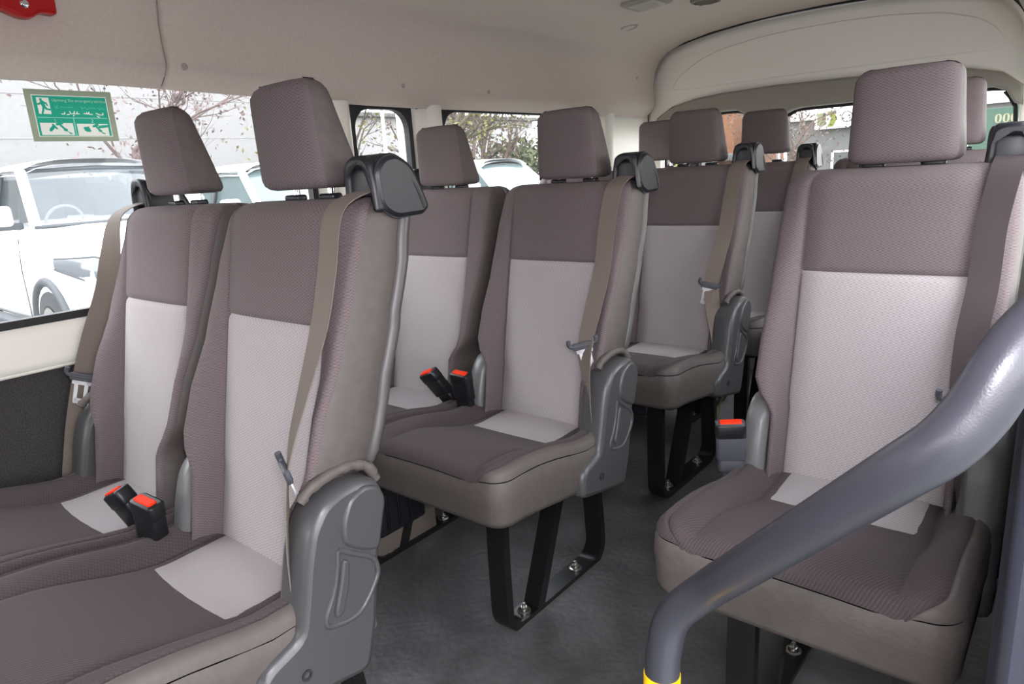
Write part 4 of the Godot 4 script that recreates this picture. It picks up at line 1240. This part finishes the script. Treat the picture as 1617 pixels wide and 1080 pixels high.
func make_outdoors() -> void:
	struct("car_park_ground", box_mesh(Vector3(-60, GROUND - 0.1, -60), Vector3(30, GROUND, 30), 0.01), M.asphalt, "grey car park surface outside")
	car("white utility vehicle facing the bus, seen through the long window at left", Vector3(-6.35, GROUND + 0.05, -3.05), 0.0, 1.98, true)
	car("white car behind the first headrests, windscreen seen between two headrests", Vector3(-6.1, GROUND, -5.35), 0.0, 1.92, false)
	car("white car whose roof shows through the rear side window", Vector3(-6.6, GROUND, -10.3), 0.0, 1.86, false)
	# pale building on the left
	var w := thing("pale_building", "pale rendered building wall filling the view through the long window", "building", Vector3(-21, GROUND, -6))
	put("wall", box_mesh(Vector3(-2, 0, -7.0), Vector3(0, 9, 26), 0.02), M.pale_wall, w)
	for r in 6:
		put("render_joint", box_mesh(Vector3(-0.02, 1.0 + r * 1.1, -7.0), Vector3(0.012, 1.02 + r * 1.1, 26), 0.004), M.pale_wall, w)
	for k in 2:
		put("wall_box", box_mesh(Vector3(0, 2.2, 3.2 + k * 3.0), Vector3(0.2, 2.9, 4.0 + k * 3.0), 0.02), M.post_white, w)
	# trees seen through the side windows
	tree("bare pinkish tree behind the white utility vehicle", Vector3(-16.0, GROUND, -6.3), 6.2, 0.13, 21, M.twig_pink, M.twig_pink, 0.05, 5, Vector3(-0.1, 0, -0.2), 5, 0.3)
	tree("yellow-green tree with a pale trunk seen through the small side window", Vector3(-11.6, GROUND, -11.0), 5.5, 0.17, 8, M.bark_pale, M.leaf_yellow, 0.06, 12, Vector3(0.1, 0, -0.15), 4, 0.35)
	tree("leaning thin tree at the left of the small side window", Vector3(-12.4, GROUND, -9.6), 5.0, 0.10, 33, M.bark, M.leaf_yellow, 0.05, 6, Vector3(0.15, 0, 0.2), 4, 0.4)
	tree("bare brown tree seen through the rear side window", Vector3(-12.2, GROUND, -13.0), 4.4, 0.12, 14, M.twig, M.twig, 0.05, 4, Vector3(0.1, 0, -0.1), 5, 0.3)
	tree("second bare brown tree beyond the rear side window", Vector3(-13.8, GROUND, -14.6), 5.0, 0.12, 17, M.twig, M.twig, 0.05, 4, Vector3(0.1, 0, -0.1), 5, 0.3)
	shrub("green spiky shrub below the bare trees", Vector3(-11.8, GROUND, -14.6), Vector3(1.2, 2.5, 1.3), 4, M.leaf_green, 2600, 0.11)
	shrub("second green shrub beside the spiky one", Vector3(-12.7, GROUND, -17.3), Vector3(1.2, 2.7, 1.3), 6, M.leaf_green, 2200, 0.10)
	var lp := thing("lamp_post", "white lamp post seen through the small side window", "post", Vector3(-12.2, GROUND, -10.5))
	put("pole", tube_mesh(PackedVector3Array([Vector3.ZERO, Vector3(0, 6, 0)]), 0.04, 12), M.post_white, lp)
	put("foot", lathe_mesh([Vector2(0, 0.3), Vector2(0.09, 0.3), Vector2(0.12, 0)], Vector3.ZERO, Vector3.UP, 12), M.post_white, lp)
	var far := thing("low_building", "pale low building far behind the trees", "building", Vector3(-26, GROUND, -26))
	put("wall", box_mesh(Vector3(-4, 0, -8), Vector3(0, 4.5, 8), 0.02), M.pale_wall, far)
	put("roof", box_mesh(Vector3(-4.3, 4.5, -8.3), Vector3(0.3, 4.7, 8.3), 0.02), M.grey_wall, far)
	# behind the tailgate
	var gb := thing("grey_building", "grey shop building with a white and green sign behind the bus", "building", Vector3(-3.6, GROUND, -17.2))
	put("wall", box_mesh(Vector3(-2.0, 0, -4), Vector3(3.6, 3.2, 0), 0.02), M.grey_wall, gb)
	put("fascia", box_mesh(Vector3(-2.1, 2.35, 0), Vector3(3.6, 2.62, 0.12), 0.02), M.post_white, gb)
	for k in 4:
		var wn := put("window", box_mesh(Vector3(-0.95 + k * 0.66, 0.3, 0.0), Vector3(-0.33 + k * 0.66, 1.62, 0.03), 0.004), M.window_dark, gb)
		put("window_frame", box_mesh(Vector3(-0.98 + k * 0.66, 0.3, 0.03), Vector3(-0.93 + k * 0.66, 1.64, 0.06), 0.004), M.post_white, wn)
		put("window_rail", box_mesh(Vector3(-0.98 + k * 0.66, 1.22, 0.03), Vector3(-0.30 + k * 0.66, 1.26, 0.06), 0.004), M.post_white, wn)
		put("window_rail", box_mesh(Vector3(-0.98 + k * 0.66, 1.60, 0.03), Vector3(-0.30 + k * 0.66, 1.64, 0.06), 0.004), M.post_white, wn)
	var sg := thing("shop_sign", "white sign with lime green print on the grey building", "sign", Vector3(-4.62, 1.79, -17.08))
	put("board", box_mesh(Vector3(-0.32, -0.21, 0), Vector3(0.75, 0.21, 0.04), 0.004), M.post_white, sg)
	put("green_arrow", slab_mesh(PackedVector2Array([Vector2(-0.06, -0.17), Vector2(0.08, -0.17), Vector2(0.16, 0.0), Vector2(0.08, 0.17), Vector2(-0.06, 0.17), Vector2(0.03, 0.0)]), 0.04, 0.046, 0.001, "z"), M.leaf_lime, sg)
	put("green_field", slab_mesh(rect(-0.27, -0.14, -0.08, 0.14, 0.04), 0.04, 0.045, 0.001, "z"), mat(rgb(92, 98, 62), 0.6), sg)
	var ring := []
	for i in 20: ring.append(Vector3(0.36 + 0.11 * cos(TAU * i / 20.0), 0.02 + 0.11 * sin(TAU * i / 20.0), 0.045))
	put("ring_mark", tube_mesh(ring, 0.012, 6, true), M.car_dark, sg)
	var gs := thing("green_sign", "green board with cream digits seen through the rear window's right corner", "sign", Vector3(-1.22, 1.30, -15.0))
	put("board", box_mesh(Vector3(-1.0, -0.5, -0.04), Vector3(1.0, 0.33, 0.0), 0.004), mat(rgb(22, 58, 40), 0.5), gs)
	put("digits", text_mesh("000", 0.20, "Droid Serif", true, 0.01), mat(rgb(116, 112, 84), 0.5), gs, Vector3(0.03, 0.15, 0.004))
	for s in [-0.8, 0.8]: put("leg", box_mesh(Vector3(s - 0.03, -1.85, -0.10), Vector3(s + 0.03, -0.4, -0.04), 0.004), M.steel, gs)
	var bb := thing("brick_building", "orange brick building seen between the rear headrests", "building", Vector3(-8.6, GROUND, -18.5))
	put("wall", box_mesh(Vector3(-2.6, 0, -4), Vector3(1.2, 5.5, 0), 0.02), M.brick_wall, bb)
	for k in 2: put("window", box_mesh(Vector3(-0.9 + k * 1.0, 2.0, 0.0), Vector3(-0.3 + k * 1.0, 2.9, 0.04), 0.01), M.post_white, bb)
	put("canopy", box_mesh(Vector3(-2.6, 1.55, 0), Vector3(1.2, 1.75, 0.5), 0.02), M.grey_wall, bb)
	shrub("lime green shrub in front of the brick building", Vector3(-7.1, GROUND, -15.5), Vector3(0.9, 1.75, 0.6), 9, M.leaf_lime, 1200, 0.08)
	tree("bare tree in front of the grey building behind the bus", Vector3(-4.4, GROUND, -13.3), 3.6, 0.08, 41, M.twig, M.twig, 0.04, 3, Vector3(0.1, 0, 0), 5, 0.25)
	tree("brown bare tree above the green sign", Vector3(-1.6, GROUND, -19.0), 5.0, 0.10, 43, M.twig, M.twig, 0.05, 5, Vector3(0.1, 0, 0), 5, 0.3)

# ---------------------------------------------------------------- scene
func _ready() -> void:
	# camera
	var cam := Camera3D.new()
	cam.name = "camera"
	cam.keep_aspect = Camera3D.KEEP_HEIGHT
	cam.fov = rad_to_deg(2.0 * atan(540.0 / 1076.5))
	cam.near = 0.02
	cam.far = 200.0
	add_child(cam)
	var yaw := deg_to_rad(40.17); var pit := deg_to_rad(-13.926); var rol := deg_to_rad(-3.639)
	var f := Vector3(-sin(yaw) * cos(pit), sin(pit), -cos(yaw) * cos(pit))
	var r := Vector3(cos(yaw), 0, -sin(yaw))
	var u := r.cross(f)
	cam.transform = Transform3D(Basis(r * cos(rol) + u * sin(rol), u * cos(rol) - r * sin(rol), -f), Vector3(0, 1.06, 0))
	cam.current = true
	# overcast sky
	var env := Environment.new()
	var sky := Sky.new()
	var sm := ProceduralSkyMaterial.new()
	sm.sky_top_color = rgb(232, 238, 246)
	sm.sky_horizon_color = rgb(246, 244, 240)
	sm.ground_horizon_color = rgb(190, 188, 184)
	sm.ground_bottom_color = rgb(120, 118, 114)
	sm.sky_curve = 0.2
	sky.sky_material = sm
	env.background_mode = Environment.BG_SKY
	env.sky = sky
	env.background_energy_multiplier = 10.0
	env.tonemap_mode = Environment.TONE_MAPPER_LINEAR
	env.tonemap_exposure = 1.05
	env.sdfgi_enabled = true
	env.ssao_enabled = true
	env.ssil_enabled = true
	var we := WorldEnvironment.new()
	we.name = "world_environment"
	we.environment = env
	add_child(we)
	# the photographer's flash, just beside the lens
	var fl := AreaLight3D.new()
	fl.name = "camera_flash"
	fl.area_size = Vector2(0.07, 0.045)
	fl.light_color = Color(0.97, 0.94, 1.0)
	fl.light_energy = 0.8
	fl.area_range = 12.0
	fl.shadow_enabled = true
	add_child(fl)
	fl.transform = Transform3D(cam.transform.basis, cam.transform * Vector3(0.035, 0.11, 0.0))
	make_materials()
	make_bus()
	make_seats()
	make_fittings()
	make_outdoors()
